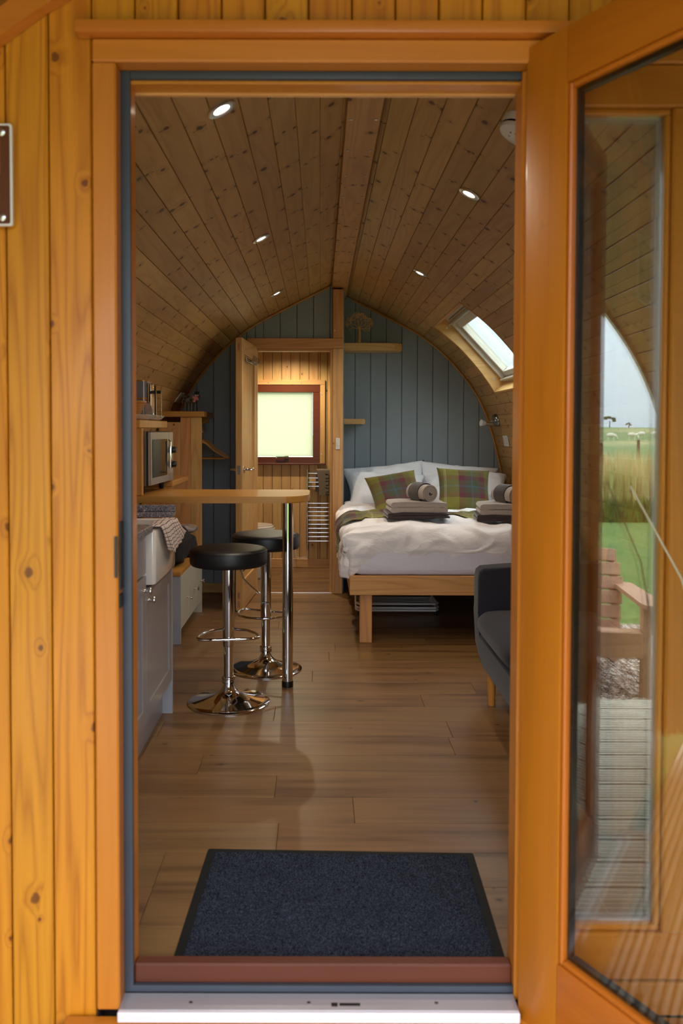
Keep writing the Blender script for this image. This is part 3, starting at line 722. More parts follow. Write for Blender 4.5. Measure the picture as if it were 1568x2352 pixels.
put('reveal_side', strip(arc, a2, b2_, SKY1-.016, SKY1-.0005), M['pineX'], sky); put('reveal_side', strip(arc, a2, b2_, SKY0+.0005, SKY0+.016), M['pineX'], sky)
def slant(name, u0, u1, v0, v1, y0, y1, mat, parent, bev=0):
    c = sk((u0+u1)/2, (v0+v1)/2, (y0+y1)/2); mw = Matrix(((T.x, 0, N.x, c.x), (0, 1, 0, c.y), (T.z, 0, N.z, c.z), (0, 0, 0, 1)))
    du, dv, dy = (u1-u0)/2, (v1-v0)/2, (y1-y0)/2
    return put(name, a_box(BM(), -du, du, -dy, dy, -dv, dv, bev), mat, parent, mw=mw)
slant('reveal_head', .001, .016, 0, DEP, SKY0+.0165, SKY1-.0165, M['pineY'], sky); slant('reveal_foot', LEN-.016, LEN-.001, 0, DEP, SKY0+.0165, SKY1-.0165, M['pineY'], sky)
F0, F1, G0, G1 = .018, LEN-.018, SKY0+.018, SKY1-.018
slant('frame_rail', F0, F0+.075, DEP-.02, DEP+.07, G0, G1, M['skyframe'], sky, .003)
slant('frame_rail', F1-.03, F1, DEP-.02, DEP+.07, G0, G1, M['skyframe'], sky, .003)
for y in (G0, G1-.03): slant('frame_stile', F0+.0755, F1-.0305, DEP-.02, DEP+.07, y, y+.03, M['skyframe'], sky, .003)
slant('sash_rail', F0+.077, F0+.135, DEP+.012, DEP+.065, G0+.031, G1-.031, M['skyframe'], sky, .004); slant('sash_rail', F1-.075, F1-.031, DEP+.012, DEP+.065, G0+.031, G1-.031, M['skyframe'], sky, .004)
for y in (G0+.031, G1-.075): slant('sash_stile', F0+.1355, F1-.0755, DEP+.012, DEP+.065, y, y+.044, M['skyframe'], sky, .004)
for v in (DEP+.035, DEP+.053): slant('glass_pane', F0+.136, F1-.076, v, v+.004, G0+.0755, G1-.0755, M['glass'], sky)
bm = BM(); p = [sk(F0+.055, DEP-.035, G0+.03), sk(F0+.055, DEP-.035, G1-.03)]; a_tube(bm, p, .012, 10); put('vent_bar', bm, M['steel'], sky, smooth=1)
slant('vent_slot', F0+.02, F0+.026, DEP-.021, DEP-.0195, G0+.08, G1-.08, M['black'], sky)
p = [sk(F1-.03, DEP-.026, G0+.01), sk(F1-.03, DEP-.026, G1-.01)]; put('foot_bar', a_tube(BM(), p, .010, 8), M['skyframe'], sky, smooth=1)
bm = BM()
for u in (.08, LEN-.09): q = sk(u, DEP-.06, SKY1-.0185); cyl(bm, q, .007, .002, 'Y', 10)
put('screw_cap', bm, M['steel'], sky, kind='stuff')
# thin bead around the opening, following the arch
for y in (SKY0, SKY1): put('edge_bead', a_tube(BM(), [(x, y, z-.001) for x, z in arc], .004, 5), M['oakX'], sky)
for q in (A, B): put('edge_bead', a_tube(BM(), [(q.x, SKY0, q.z), (q.x, SKY1, q.z)], .004, 5), M['oakX'], sky)
# ---- low window in the right wall
hA = at_len(P0, S0, W30*PITCH); hB = at_len(P0, S0, (W31+1)*PITCH)
w4 = thing('window_4', None, None, (CX+1.35, 5.6, 1.15)); tag(w4, kind='structure')
ax, az, bx, bz = CX+hA[0], hA[1], CX+hB[0], hB[1]; XO = CX+1.49
for y in (W3Y0+.0005, W3Y1-.0165): put('reveal_side', a_prism(BM(), [(ax, az), (bx, bz), (XO, bz), (XO, az)], 'Y', y, y+.016), M['oakX'], w4)
box('reveal_head', ax, XO, W3Y0+.017, W3Y1-.017, az-.016, az-.001, M['oakX'], w4); box('reveal_foot', bx, XO, W3Y0+.017, W3Y1-.017, bz+.001, bz+.016, M['oakX'], w4)
for y in (W3Y0+.017, (W3Y0+W3Y1)/2-.02, W3Y1-.057): box('sash_stile', XO-.05, XO, y, y+.04, bz+.0565, az-.0565, M['brownX'], w4, .003)
for z in (bz+.0165, az-.0565): box('sash_rail', XO-.05, XO, W3Y0+.017, W3Y1-.017, z, z+.04, M['brownX'], w4, .003)
box('glass_pane', XO-.03, XO-.026, W3Y0+.057, W3Y1-.057, bz+.0567, az-.0567, M['glass'], w4)
# ================================================================== LIGHT FITTINGS
def spot_at(hw_x, y, label):
    hw = abs(hw_x-CX); side = 1 if hw_x > CX else -1
    z = top_z(hw_x, 0); dz = (top_z(hw_x+.01*side, 0)-top_z(hw_x-.01*side, 0))/.02
    # inward normal
    n = Vector((-side*abs(dz), 0, -1)).normalized()
    zz = -n; xx = Vector((0, 1, 0)).cross(zz).normalized(); yy = zz.cross(xx)
    mw = Matrix(((xx.x, yy.x, zz.x, hw_x), (xx.y, yy.y, zz.y, y), (xx.z, yy.z, zz.z, z), (0, 0, 0, 1)))
    t = bpy.data.objects.new('ceiling_spotlight', None); link(t, None, mw); tag(t, label, 'ceiling light', 'recessed ceiling spotlights')
    put('bezel', a_lathe(BM(), [(.024, .001), (.026, -.006), (.036, -.008), (.044, -.005), (.045, 0), (.044, .002)], 28), M['steel'], t, mw=mw, smooth=1)
    put('bulb', a_lathe(BM(), [(0, -.004), (.020, -.0035), (.0245, .0), (.0245, .006), (0, .006)], 24), M['lamp'], t, mw=mw, smooth=1)
    ld = bpy.data.lights.new('lamp', 'SPOT'); ld.energy = 23; ld.color = (1, .86, .68); ld.spot_size = math.radians(125); ld.spot_blend = .7; ld.shadow_soft_size = .022
    lo = bpy.data.objects.new('lamp', ld); link(lo, t, mw @ Matrix.Translation((0, 0, -.02)))
spot_at(-.288, 2.406, 'round ceiling spotlight nearest the door, on the left slope')
spot_at(-.289, 4.022, 'middle spotlight on the left slope of the ceiling')
spot_at(-.297, 5.610, 'farthest and smallest spotlight on the left slope near the gable')
spot_at(.584, 3.28, 'nearer of the two spotlights on the right slope')
spot_at(.588, 4.922, 'farther spotlight on the right slope above the bed foot')
# light in the bathroom ceiling
t = thing('bathroom_downlight', 'small downlight in the bathroom ceiling behind the doorway', 'ceiling light', (-.28, 7.05, 2.06))
put('bezel', a_lathe(BM(), [(.024, 2.052), (.044, 2.054), (.045, 2.065), (.024, 2.065)], 20, Matrix.Translation((-.28, 7.05, 0))), M['steel'], t, smooth=1)
ld = bpy.data.lights.new('lamp', 'SPOT'); ld.energy = 60; ld.color = (1, .84, .62); ld.spot_size = math.radians(150); ld.spot_blend = .8; ld.shadow_soft_size = .02
link(bpy.data.objects.new('lamp', ld), t, Matrix.Translation((-.28, 7.05, 2.035)))
tag(box('ceiling_bathroom', CX-1.0, CX-.005, BACKL+.052, END-.002, 2.16, 2.18, M['pineX']), kind='structure')
put('bulb', a_lathe(BM(), [(0, 2.050), (.022, 2.051), (.0238, 2.056), (0, 2.060)], 20, Matrix.Translation((-.28, 7.05, 0))), M['lamp'], t, smooth=1)
# smoke alarm
sx_, sy_ = .612, 2.50; sz_ = top_z(sx_, 0); an = math.atan2(.50, 1)
mw = Matrix.Translation((sx_, sy_, sz_)) @ Matrix.Rotation(an, 4, 'Y')
t = bpy.data.objects.new('smoke_alarm', None); link(t, None, mw); tag(t, 'white round smoke alarm on the right slope beside the open door', 'smoke alarm')
put('housing', a_lathe(BM(), [(0, -.052), (.050, -.050), (.064, -.043), (.067, -.034), (.066, -.031)], 40), M['whitepl'], t, mw=mw, smooth=1)
put('vent_ring', a_lathe(BM(), [(.060, -.032), (.0605, -.027), (.0605, -.022)], 40), M['black'], t, mw=mw, smooth=1)
put('base_plate', a_lathe(BM(), [(.066, -.025), (.068, -.020), (.068, 0), (.03, .002)], 40), M['whitepl'], t, mw=mw, smooth=1)
bm = BM()
for a, b in ((-.03, -.02), (-.015, -.026), (-.028, .006)): cyl(bm, (a, b, -.0525), .003, .002, 'Z', 8)
put('indicator', bm, M['nickel'], t, mw=mw)
# reading light on the right wall (off)
lx, ly, lz = 1.415, 6.60, 1.345
t = thing('wall_light', 'small swivel wall spotlight with dark round backplate above the bed', 'wall light', (lx, ly, lz))
bn = Vector((-1, 0, -.28)).normalized(); q = bn.to_track_quat('Z', 'Y').to_matrix().to_4x4()
put('backplate', a_lathe(BM(), [(0, 0), (.052, 0), (.052, .012), (.046, .020), (.050, .022), (.048, .034), (0, .036)], 28), M['nickel'], t, mw=Matrix.Translation((lx, ly, lz)) @ q, smooth=1)
bm = BM(); a_tube(bm, [(lx-.03, ly, lz-.01), (lx-.07, ly-.01, lz-.018), (lx-.085, ly-.015, lz-.02)], .004, 8); put('arm', bm, M['chrome'], t, smooth=1)
hd = (Vector((-.9, -.25, .12))).normalized().to_track_quat('Z', 'Y').to_matrix().to_4x4(); hm = Matrix.Translation((lx-.075, ly-.015, lz-.032)) @ hd
put('lamp_holder', a_lathe(BM(), [(0, -.03), (.016, -.03), (.018, .03), (.014, .032)], 20), M['steel'], t, mw=hm, smooth=1)
put('bulb', a_lathe(BM(), [(.014, .032), (.020, .045), (.027, .068), (.024, .070), (0, .066)], 20), M['whitepl'], t, mw=hm, smooth=1)

# ---------------------------------------------------------------- sockets and switch
def plate(name, label, cat, mw, w_, h_, extra):
    t = bpy.data.objects.new(name, None); link(t, None, mw); tag(t, label, cat)
    put('faceplate', a_box(BM(), -w_/2, w_/2, -h_/2, h_/2, 0, .010, .002), M['whitepl'], t, mw=mw)
    for nm, a, m in extra: put(nm, a_box(BM(), *a, .0006), M[m], t, mw=mw)
def mat_from(X, Yv, Zv, p): return Matrix(((X.x, Yv.x, Zv.x, p[0]), (X.y, Yv.y, Zv.y, p[1]), (X.z, Yv.z, Zv.z, p[2]), (0, 0, 0, 1)))
Zr = Vector((-1, 0, -.20)).normalized(); Xr = Vector((0, -1, 0)); Yr = Zr.cross(Xr)
sock = [('rocker', (-.052, -.037, .016, .034, .0105, .014), 'cream'), ('rocker', (.037, .052, .016, .034, .0105, .014), 'cream'), ('pin_hole', (-.046, -.042, -.006, .006, .0102, .0108), 'black'), ('pin_hole', (.042, .046, -.006, .006, .0102, .0108), 'black'), ('pin_hole', (-.056, -.048, -.022, -.018, .0102, .0108), 'black'), ('pin_hole', (-.036, -.028, -.022, -.018, .0102, .0108), 'black'), ('pin_hole', (.028, .036, -.022, -.018, .0102, .0108), 'black'), ('pin_hole', (.048, .056, -.022, -.018, .0102, .0108), 'black')]
plate('double_socket', 'white double socket on the curved wall beside the bed', 'socket', mat_from(Xr, Yr, Zr, (CX+hw_at(1.18)-.002, 6.50, 1.18)), .146, .086, sock)
Zl = Vector((.80, 0, -.60)).normalized(); Xl = Vector((0, 1, 0)); Yl = Zl.cross(Xl)
plate('double_socket', 'white double socket on the left ceiling slope above the coat recess', 'socket', mat_from(Xl, Yl, Zl, (CX-hw_at(1.50)+.003, 6.08, 1.50)), .146, .086, sock)
Zs = Vector((0, -1, 0)); Xs = Vector((1, 0, 0)); Ys = Zs.cross(Xs)
plate('light_switch', 'narrow white light switch on the pine post', 'switch', mat_from(Xs, Ys, Zs, (.134, BACKL-.0455, 1.157)), .032, .086, [('rocker', (-.007, .007, -.016, .016, .0105, .015), 'cream'), ('fixing_screw', (-.002, .002, .032, .036, .0102, .011), 'nickel'), ('fixing_screw', (-.002, .002, -.036, -.032, .0102, .011), 'nickel')])
plate('double_socket', 'white socket low on the bathroom pine wall below the towel rail', 'socket', mat_from(Xs, Ys, Zs, (-.235, END-.0005, .245)), .086, .086, [('rocker', (-.03, -.018, .016, .032, .0105, .014), 'cream'), ('pin_hole', (.004, .008, -.004, .010, .0102, .0108), 'black')])

# ================================================================== KITCHEN, LEFT
KX, KP = -.657, -.70
ky0, ks, ky1 = 2.20, 3.118, 3.672
def shaker_door(par, y0, y1, z0, z1, knob, name='cabinet_door', panel=True):
    """door facing +X, with recessed panel"""
    bm = BM(); X0, X1 = KX-.018, KX; m = .058
    if not panel: a_box(bm, X0, X1, y0, y1, z0, z1, .0015)
    else:
        a_box(bm, X0, X1-.007, y0+.002, y1-.002, z0+.002, z1-.002)
        for q in ((y0, y0+m, z0, z1), (y1-m, y1, z0, z1), (y0+m, y1-m, z0, z0+m), (y0+m, y1-m, z1-m, z1)): a_box(bm, X1-.0068, X1, *q)
    d = put(name, bm, M['greige'], par)
    if knob: knob_x(d, X1, knob[0], knob[1])
    return d
def knob_x(par, x, y, z, r=.014, mat='steel', L=.028):
    mw = Matrix.Translation((x, y, z)) @ Matrix.Rotation(PI/2, 4, 'Y')
    put('knob', a_lathe(BM(), [(0, 0), (.008, 0), (.007, .003), (.0045, .006), (.0045, L*.55), (r*.8, L*.66), (r, L*.8), (r*.9, L*.95), (0, L)], 18), M[mat], par, mw=mw, smooth=1)
kc = thing('kitchen_cabinet', 'grey shaker base cabinet with drawer nearest the door', 'cabinet', (-.93, (ky0+ks)/2, 0), 'grey kitchen base cabinets')
box('carcass', -1.20, KX-.019, ky0, ks-.001, .15, .870, M['greige'], kc); box('plinth', -1.20, KP, ky0, ks-.001, 0, .149, M['greige'], kc)
shaker_door(kc, ky0+.003, 2.52, .153, .712, (2.48, .66)); shaker_door(kc, 2.524, ks-.003, .153, .712, (3.085, .66))
shaker_door(kc, ky0+.003, 2.52, .722, .866, (2.36, .795), 'drawer_front', False); shaker_door(kc, 2.524, ks-.003, .722, .866, (2.83, .795), 'drawer_front', False)
sc_ = thing('kitchen_cabinet', 'grey shaker cabinet with one door under the white butler sink', 'cabinet', (-.93, (ks+ky1)/2, 0), 'grey kitchen base cabinets')
box('carcass', -1.20, KX-.019, ks, ky1-.02, .15, .660, M['greige'], sc_); box('plinth', -1.20, KP, ks, ky1-.02, 0, .149, M['greige'], sc_)
box('end_panel', -1.20, KX+.001, ky1-.0195, ky1, 0, .870, M['sageend'], sc_)
shaker_door(sc_, ks+.003, ky1-.023, .153, .655, (3.155, .612))
def rrect(x0, x1, y0, y1, r, n=5):
    return [(cx+r*math.cos(a), cy+r*math.sin(a)) for cx, cy, s0 in ((x1-r, y1-r, 0), (x0+r, y1-r, PI/2), (x0+r, y0+r, PI), (x1-r, y0+r, 1.5*PI)) for a in [s0+PI/2*k/n for k in range(n+1)]]
def ring_loft(bm, rings):
    R = [[bm.verts.new((x, y, z)) for x, y in pts] for pts, z in rings]
    for A_, B_ in zip(R, R[1:]):
        for i in range(len(A_)): bm.faces.new((A_[i], A_[(i+1) % len(A_)], B_[(i+1) % len(A_)], B_[i]))
    bm.faces.new(R[0][::-1]); bm.faces.new(R[-1]); return bm
def sink():
    x0, x1, y0, y1, z0, z1 = -1.10, -.632, 3.168, 3.612, .664, .878
    def rr(i, r): return rrect(x0+i, x1-i, y0+i, y1-i, r)
    return ring_loft(BM(), [(rr(.012, .01), z0), (rr(.003, .014), z0+.004), (rr(0, .016), z0+.014), (rr(0, .016), z1-.012), (rr(.004, .014), z1-.003), (rr(.012, .012), z1), (rr(.022, .012), z1), (rr(.028, .02), z1-.006), (rr(.034, .03), z1-.16), (rr(.06, .03), z1-.18)])
tag(put('butler_sink', sink(), M['ceramic'], smooth=1), 'white ceramic butler sink projecting over its grey cabinet', 'sink')
wt = thing('worktop', 'speckled grey kitchen worktop on the cabinet nearest the door', 'worktop', (-.93, 2.7, .872))
box('slab', -1.22, -.640, ky0, 3.160, .872, .902, M['granite'], wt, .003)
wt2 = thing('worktop', 'short speckled worktop behind the sink with an upstand', 'worktop', (-.93, 3.65, .872))
box('slab', -1.22, -.645, 3.616, 3.690, .880, .899, M['granite'], wt2, .002); box('upstand', -1.22, -.645, 3.668, 3.690, .8995, .929, M['granite'], wt2, .002)
# tea towel hung over the front rim of the sink
def tea_fn(u, v):
    path = [(-.735, .81), (-.680, .884), (-.655, .8845), (-.625, .8825), (-.622, .85), (-.620, .745)]
    L = [0]
    for a, b in zip(path, path[1:]): L.append(L[-1]+math.dist(a, b))
    s_ = v*L[-1]*(1-.22*(abs(u-.35)/.65)*(v > .55)*(v-.55)/.45)
    for i in range(len(path)-1):
        if s_ <= L[i+1] or i == len(path)-2:
            t = (s_-L[i])/(L[i+1]-L[i]); x, z = path[i][0]+(path[i+1][0]-path[i][0])*t, path[i][1]+(path[i+1][1]-path[i][1])*t; break
    hang = max(0, v-.45)/.55
    y = 3.205+.34*u+.14*hang+.03*(u-.5)*hang; wv = (.007*math.sin(u*17+v*3)+.005*math.sin(u*31))*hang
    return Vector((x+abs(wv)+.003+.003*math.sin(u*9)+.012*hang*u, y, z+.0025+.003*math.sin(u*12)*(1-hang)))
o = put('tea_towel', cloth_grid(tea_fn, 26, 34), M['tea'], smooth=3, center=True); tag(o, 'checked white tea towel draped over the front of the sink', 'tea towel')
solid(o, .002, 1)

# breakfast bar
bar = thing('breakfast_bar', 'oak breakfast bar with rounded end on one chrome leg', 'table', (-.158, 4.04, 0))
BX, BY0, BY1 = -.050, 3.742, 4.190
poly = [(-1.20, BY0), (BX-.13, BY0)]+[(BX-.13+.13*math.sin(a), BY0+.16-.16*math.cos(a)) for a in [PI/2*k/8 for k in range(1, 9)]]+[(BX, BY1-.04)]+[(BX-.04+.04*math.cos(a), BY1-.04+.04*math.sin(a)) for a in [PI/2*k/4 for k in range(1, 5)]]+[(-1.20, BY1)]
bm = a_prism(BM(), poly, 'Z', .931, .962); bmesh.ops.bevel(bm, geom=[e for e in bm.edges if abs(e.verts[0].co.z-e.verts[1].co.z) < 1e-6], offset=.003, segments=2, affect='EDGES')
put('bar_top', bm, M['oakX'], bar)
put('leg', cyl(BM(), (-.158, 4.045, .03), .0265, .893, 'Z', 28), M['chrome'], bar, smooth=1)
put('foot', a_lathe(BM(), [(0, 0), (.028, 0), (.0285, .022), (.0275, .0295), (0, .0295)], 24, Matrix.Translation((-.158, 4.045, 0))), M['black'], bar, smooth=1)
put('mounting_plate', cyl(BM(), (-.158, 4.045, .9235), .045, .007, 'Z', 24), M['chrome'], bar, smooth=1)
# wall panel + microwave shelf standing on the bar
tag(box('oak_side_panel', -1.19, -.811, 3.762, 3.798, .9635, 1.2705, M['oakZ'], bev=.002), 'upright oak panel standing on the bar left of the microwave', 'panel')
tag(box('oak_shelf', -1.20, -.816, 3.745, 4.418, 1.272, 1.309, M['oakX'], bev=.003), 'thick oak shelf above the microwave', 'shelf')
ls = thing('corner_shelf', 'low oak shelf running on behind the microwave', 'shelf', (-.95, 4.5, .97))
box('board', -1.20, -.757, 4.25, 4.752, .9695, .999, M['oakY'], ls, .003); box('bracket', -.90, -.77, 4.25, 4.28, .93, .969, M['oakZ'], ls, .002)
# microwave, turned very slightly towards the room
mwm = Matrix.Translation((-.784, 3.825, 1.003)) @ Matrix.Rotation(math.radians(-3.2), 4, 'Z')
t = bpy.data.objects.new('microwave', None); link(t, None, mwm); tag(t, 'stainless steel microwave on the oak bar under the shelf', 'microwave')
def mbox(name, a, mat, par=t, bev=.0015): return put(name, a_box(BM(), *a, bev), M[mat], par, mw=mwm)
mbox('casing', (-.33, -.022, .0, .445, .0, .252), 'steel'); mbox('front_frame', (-.0215, -.0125, .0, .445, .0, .252), 'black')
dr = mbox('oven_door', (-.012, .0, .0, .355, .002, .250), 'steel'); mbox('door_window', (.0002, .0018, .035, .315, .035, .215), 'blackglass', dr, .0005)
mbox('control_panel', (-.012, .0, .358, .445, .002, .250), 'steel'); mbox('release_button', (.0, .003, .375, .43, .012, .045), 'steel')
put('door_handle', a_tube(BM(), [(.001, .338, .04), (.012, .338, .05), (.012, .338, .20), (.001, .338, .21)], .0045, 8), M['chrome'], dr, mw=mwm, smooth=1)
for z in (.158, .085): put('dial', a_lathe(BM(), [(0, .001), (.020, .001), (.020, .006), (.016, .008), (.015, .024), (.013, .027), (0, .027)], 20), M['black'], t, mw=mwm @ Matrix.Translation((0, .402, z)) @ Matrix.Rotation(PI/2, 4, 'Y'), smooth=1)
for x, y in ((-.05, .04), (-.05, .40), (-.28, .04), (-.28, .33)): put('foot', a_lathe(BM(), [(0, 0), (.014, 0), (.012, -.034), (.010, -.0395), (0, -.0395)], 14), M['black'], t, mw=mwm @ Matrix.Translation((x, y, 0)), smooth=1)
for z in (.05, .20): put('side_screw', cyl(BM(), (-.05, -.002, z), .005, .002, 'Y', 8), M['nickel'], t, mw=mwm)
# tray, toaster, basket on the shelf
tr = BM(); ty = (3.78, 4.31); tx = (-1.12, -.806)
rings = []
for ins, z in ((.03, 1.3095), (.012, 1.316), (0, 1.330), (-.004, 1.3325), (-.001, 1.334), (.016, 1.319), (.034, 1.314)):
    rings.append([tr.verts.new((x, y, z)) for x, y in rrect(tx[0]+ins, tx[1]-ins, ty[0]+ins, ty[1]-ins, .035)])
for A_, B_ in zip(rings, rings[1:]):
    for i in range(len(A_)): tr.faces.new((A_[i], A_[(i+1) % len(A_)], B_[(i+1) % len(A_)], B_[i]))
tr.faces.new(rings[-1]); tr.faces.new(rings[0][::-1])
tag(put('serving_tray', tr, M['whitepl'], smooth=1), 'white plastic tray on the oak shelf holding toaster and basket', 'tray')
t = thing('toaster', 'grey enamel toaster with chrome end on the white tray', 'toaster', (-.95, 4.09, 1.3145))
TZ = 1.3145
put('body', a_prism(BM(), rrect(-1.10, -.835, 4.00, 4.17, .022, 4), 'Z', TZ+.012, TZ+.182), M['toaster'], t, smooth=1)
put('copper_band', a_prism(BM(), rrect(-1.1005, -.8345, 3.9995, 4.1705, .022, 4), 'Z', TZ+.096, TZ+.104), M['copper'], t)
put('top_band', a_prism(BM(), rrect(-1.099, -.836, 4.001, 4.169, .022, 4), 'Z', TZ+.1822, TZ+.189), M['copper'], t)
box('chrome_end', -.8345, -.822, 4.005, 4.165, TZ+.022, TZ+.176, M['chrome'], t, .004, 2)
box('lever_slot', -.8218, -.8212, 4.08, 4.088, TZ+.03, TZ+.155, M['black'], t)
put('lever', a_tube(BM(), [(-.821, 4.084, TZ+.134), (-.80, 4.084, TZ+.134), (-.785, 4.084, TZ+.134)], .008, 10), M['black'], t, smooth=1)
put('wire_rail', a_tube(BM(), [(-.821, 4.02, TZ+.17), (-.797, 4.02, TZ+.165), (-.797, 4.02, TZ+.01), (-.821, 4.02, TZ+.006)], .0025, 6), M['chrome'], t, smooth=1)
put('wire_rail', a_tube(BM(), [(-.821, 4.15, TZ+.17), (-.797, 4.15, TZ+.165), (-.797, 4.15, TZ+.01), (-.821, 4.15, TZ+.006)], .0025, 6), M['chrome'], t, smooth=1)
for (x, y) in ((-1.06, 4.03), (-.88, 4.03), (-1.06, 4.14), (-.88, 4.14)): put('foot', cyl(BM(), (x, y, TZ), .01, .0118, 'Z', 10), M['black'], t)
t = thing('wicker_basket', 'small flared wicker basket in front of the toaster', 'basket', (-.93, 3.90, TZ))
def brect(z): k = z/.075; return rrect(-1.03-.030*k, -.862+.030*k, 3.855-.02*k, 3.935+.03*k, .02, 3)
put('base', a_prism(BM(), brect(0), 'Z', TZ+.0003, TZ+.004), M['wicker'], t)
for k in range(12):
    z = .006+k*.0062; pts = brect(z); n = len(pts); bm = BM()
    P = []
    for i, (x, y) in enumerate(pts):
        P.append((x+.0012*math.cos(i*PI+k*PI), y+.0012*math.cos(i*PI+k*PI), TZ+z))
    put('woven_strand', a_tube(bm, P, .0028, 5, closed=True), M['wicker'], t, smooth=1)
for i, ((x0, y0), (x1, y1)) in enumerate(zip(brect(0), brect(.078))): put('stake', a_tube(BM(), [(x0, y0, TZ+.002), (x1, y1, TZ+.078)], .0022, 5), M['wicker'], t, smooth=1)
put('rim', a_tube(BM(), [(x, y, TZ+.080) for x, y in brect(.08)], .005, 6, closed=True), M['wicker'], t, smooth=1)
# chrome egg-slice shaped grater-like utensil between toaster and tray end
t = thing('metal_utensil', 'perforated steel utensil leaning at the end of the toaster', 'utensil', (-.80, 3.96, TZ))
bm = a_prism(BM(), [(-.835, TZ+.001), (-.795, TZ+.001), (-.805, TZ+.06), (-.815, TZ+.075), (-.835, TZ+.075)], 'Y', 3.955, 3.957); pl = put('blade', bm, M['steel'], t)
bm = BM()
for i in range(3):
    for k in range(4): cyl(bm, (-.83+i*.010, 3.9535, TZ+.010+k*.014), .0024, .002, 'Y', 8)
put('hole_edge', bm, M['chrome'], pl, kind='stuff')

# ================================================================== COAT RECESS AND BENCH
def bench_():
    t = thing('storage_bench', 'pale sage storage bench with oak top against the left wall', 'bench', (-1.0, 5.25, 0)); X1 = -.815
    y0, y1 = 4.822, 5.70
    box('carcass', -1.22, X1-.019, y0+.02, y1-.02, .085, .404, M['sage'], t)
    box('end_panel', -1.22, X1, y0, y0+.0195, 0, .404, M['sageend'], t, .002); box('end_panel', -1.22, X1, y1-.0195, y1, 0, .404, M['sage'], t, .002)
    box('bench_top', -1.235, X1-.0, y0-.005, y1+.005, .4045, .430, M['oakY'], t, .004, 2)
    n = 3; wy = (y1-y0-.042)/n
    for k in range(n):
        a, b = y0+.021+k*wy+.001, y0+.021+(k+1)*wy-.001
        bm = BM(); a_box(bm, X1-.018, X1-.001, a, b, .087, .402, .0015)
        d = put('cabinet_door', bm, M['sage'], t); knob_x(d, X1-.001, b-.055, .232, .0145, 'chrome', .032)
bench_()
t = thing('cloth_bag', 'dark cloth bag with handles slumped on the bench', 'bag', (-.96, 5.20, .43))
def blob(bm, c, s_, n=3, amp=.03, fr=7, seed=0, flat=None):
    r = bmesh.ops.create_icosphere(bm, subdivisions=n, radius=1); 
    for v in r['verts']:
        p = v.co.copy(); q = Vector((abs(p.x)**.55*math.copysign(1, p.x), abs(p.y)**.55*math.copysign(1, p.y), abs(p.z)**.7*math.copysign(1, p.z)))
        q = Vector((q.x*s_[0], q.y*s_[1], q.z*s_[2])); d = noise.noise(q*fr+Vector((seed, seed, 0)))*amp+noise.noise(q*fr*2.7)*amp*.4
        q += p*d+Vector(c)
        if flat is not None and q.z < flat: q.z = flat
        v.co = q
bm = BM(); blob(bm, (-.96, 5.12, .53), (.14, .19, .105), 4, .045, 9, 1, .4305); put('bag_body', bm, M['bag'], t, smooth=3)
bm = BM(); a_tube(bm, [(-.93, 5.00, .62), (-.90, 4.98, .665), (-.885, 5.06, .672), (-.91, 5.14, .63)], .013, 8); put('strap', bm, M['bag'], t, smooth=1)
bm = BM(); blob(bm, (-.93, 5.47, .50), (.12, .12, .07), 3, .03, 9, 5, .4305); tag(put('folded_throw', bm, M['bag'], smooth=3), 'dark folded fabric behind the bag on the bench', 'fabric')
bm = BM(); blob(bm, (-.90, 5.43, .612), (.085, .10, .022), 3, .015, 16, 2); tag(put('clear_packet', bm, M['packet'], smooth=3), 'shiny clear packet on top of the dark fabric', 'packet')
bm = BM(); blob(bm, (-.875, 4.985, .630), (.05, .045, .009), 3, .008, 18, 3); tag(put('clear_packet', bm, M['packet'], smooth=3), 'flat pale packet resting on the front of the dark bag', 'packet')

# wardrobe end panel + shelf
t = thing('coat_recess', 'pine coat recess with side panel and oak top shelf', 'wardrobe', (-1.0, 6.0, 0))
for k, (a, b) in enumerate(((-1.235, -1.115), (-1.114, -.965), (-.964, -.895), (-.894, -.819))):
    zt = min(1.349, top_z(a, 0)-.01)
    box('panel_board', a, b, 5.712, 5.732, .0, zt, M['pineZ'] if k % 2 else M['bedwoodZ'], t, .0015)
box('top_shelf', -1.095, -.802, 5.700, 6.24, 1.350, 1.388, M['oakX'], t, .003)
box('shelf_batten', -1.05, -.84, 6.20, 6.235, 1.31, 1.3495, M['oakX'], t, .002)
put('angled_bracket', a_prism(BM(), [(-1.0, 1.3495), (-.815, 1.3495), (-.87, 1.30), (-1.0, 1.30)], 'Y', 6.16, 6.185), M['oakX'], t)
put('hanging_rail', a_tube(BM(), [(-.862, 5.733, 1.268), (-.862, 6.366, 1.268)], .010, 12), M['chrome'], t, smooth=1)
# hangers
hgp = [(0, 1.175), (.030, 1.178), (.06, 1.165), (.11, 1.118), (.16, 1.09), (.205, 1.062)]
def hanger(y, dz, rot, label):
    t = thing('coat_hanger', label, 'hanger', (-.862, y, 1.268), 'wooden coat hangers on the rail')
    mw = Matrix.Translation((-.862, y, dz)) @ Matrix.Rotation(rot, 4, 'Z')
    up = [(-x, z+.016-.004*k) for k, (x, z) in list(enumerate(hgp))[::-1]]+[(x, z+.016-.004*k) for k, (x, z) in list(enumerate(hgp))[1:]]
    lo = [(x, z-.008) for x, z in hgp[::-1]]+[(-x, z-.008) for x, z in hgp[1:]]
    put('shoulder', a_prism(BM(), up+lo, 'Y', -.006, .006), M['oakX'], t, mw=mw)
    put('trouser_bar', a_tube(BM(), [(-.192, 0, 1.058), (.192, 0, 1.058)], .005, 8), M['oakX'], t, mw=mw, smooth=1)
    hp = [(0, 0, 1.188), (0, 0, 1.225)]+[(.0245*math.sin(a), 0, 1.257-.0245*math.cos(a)+.0) for a in [PI*k/8 for k in range(0, 13)]]
    put('hook', a_tube(BM(), hp, .0018, 6), M['chrome'], t, mw=mw, smooth=1)
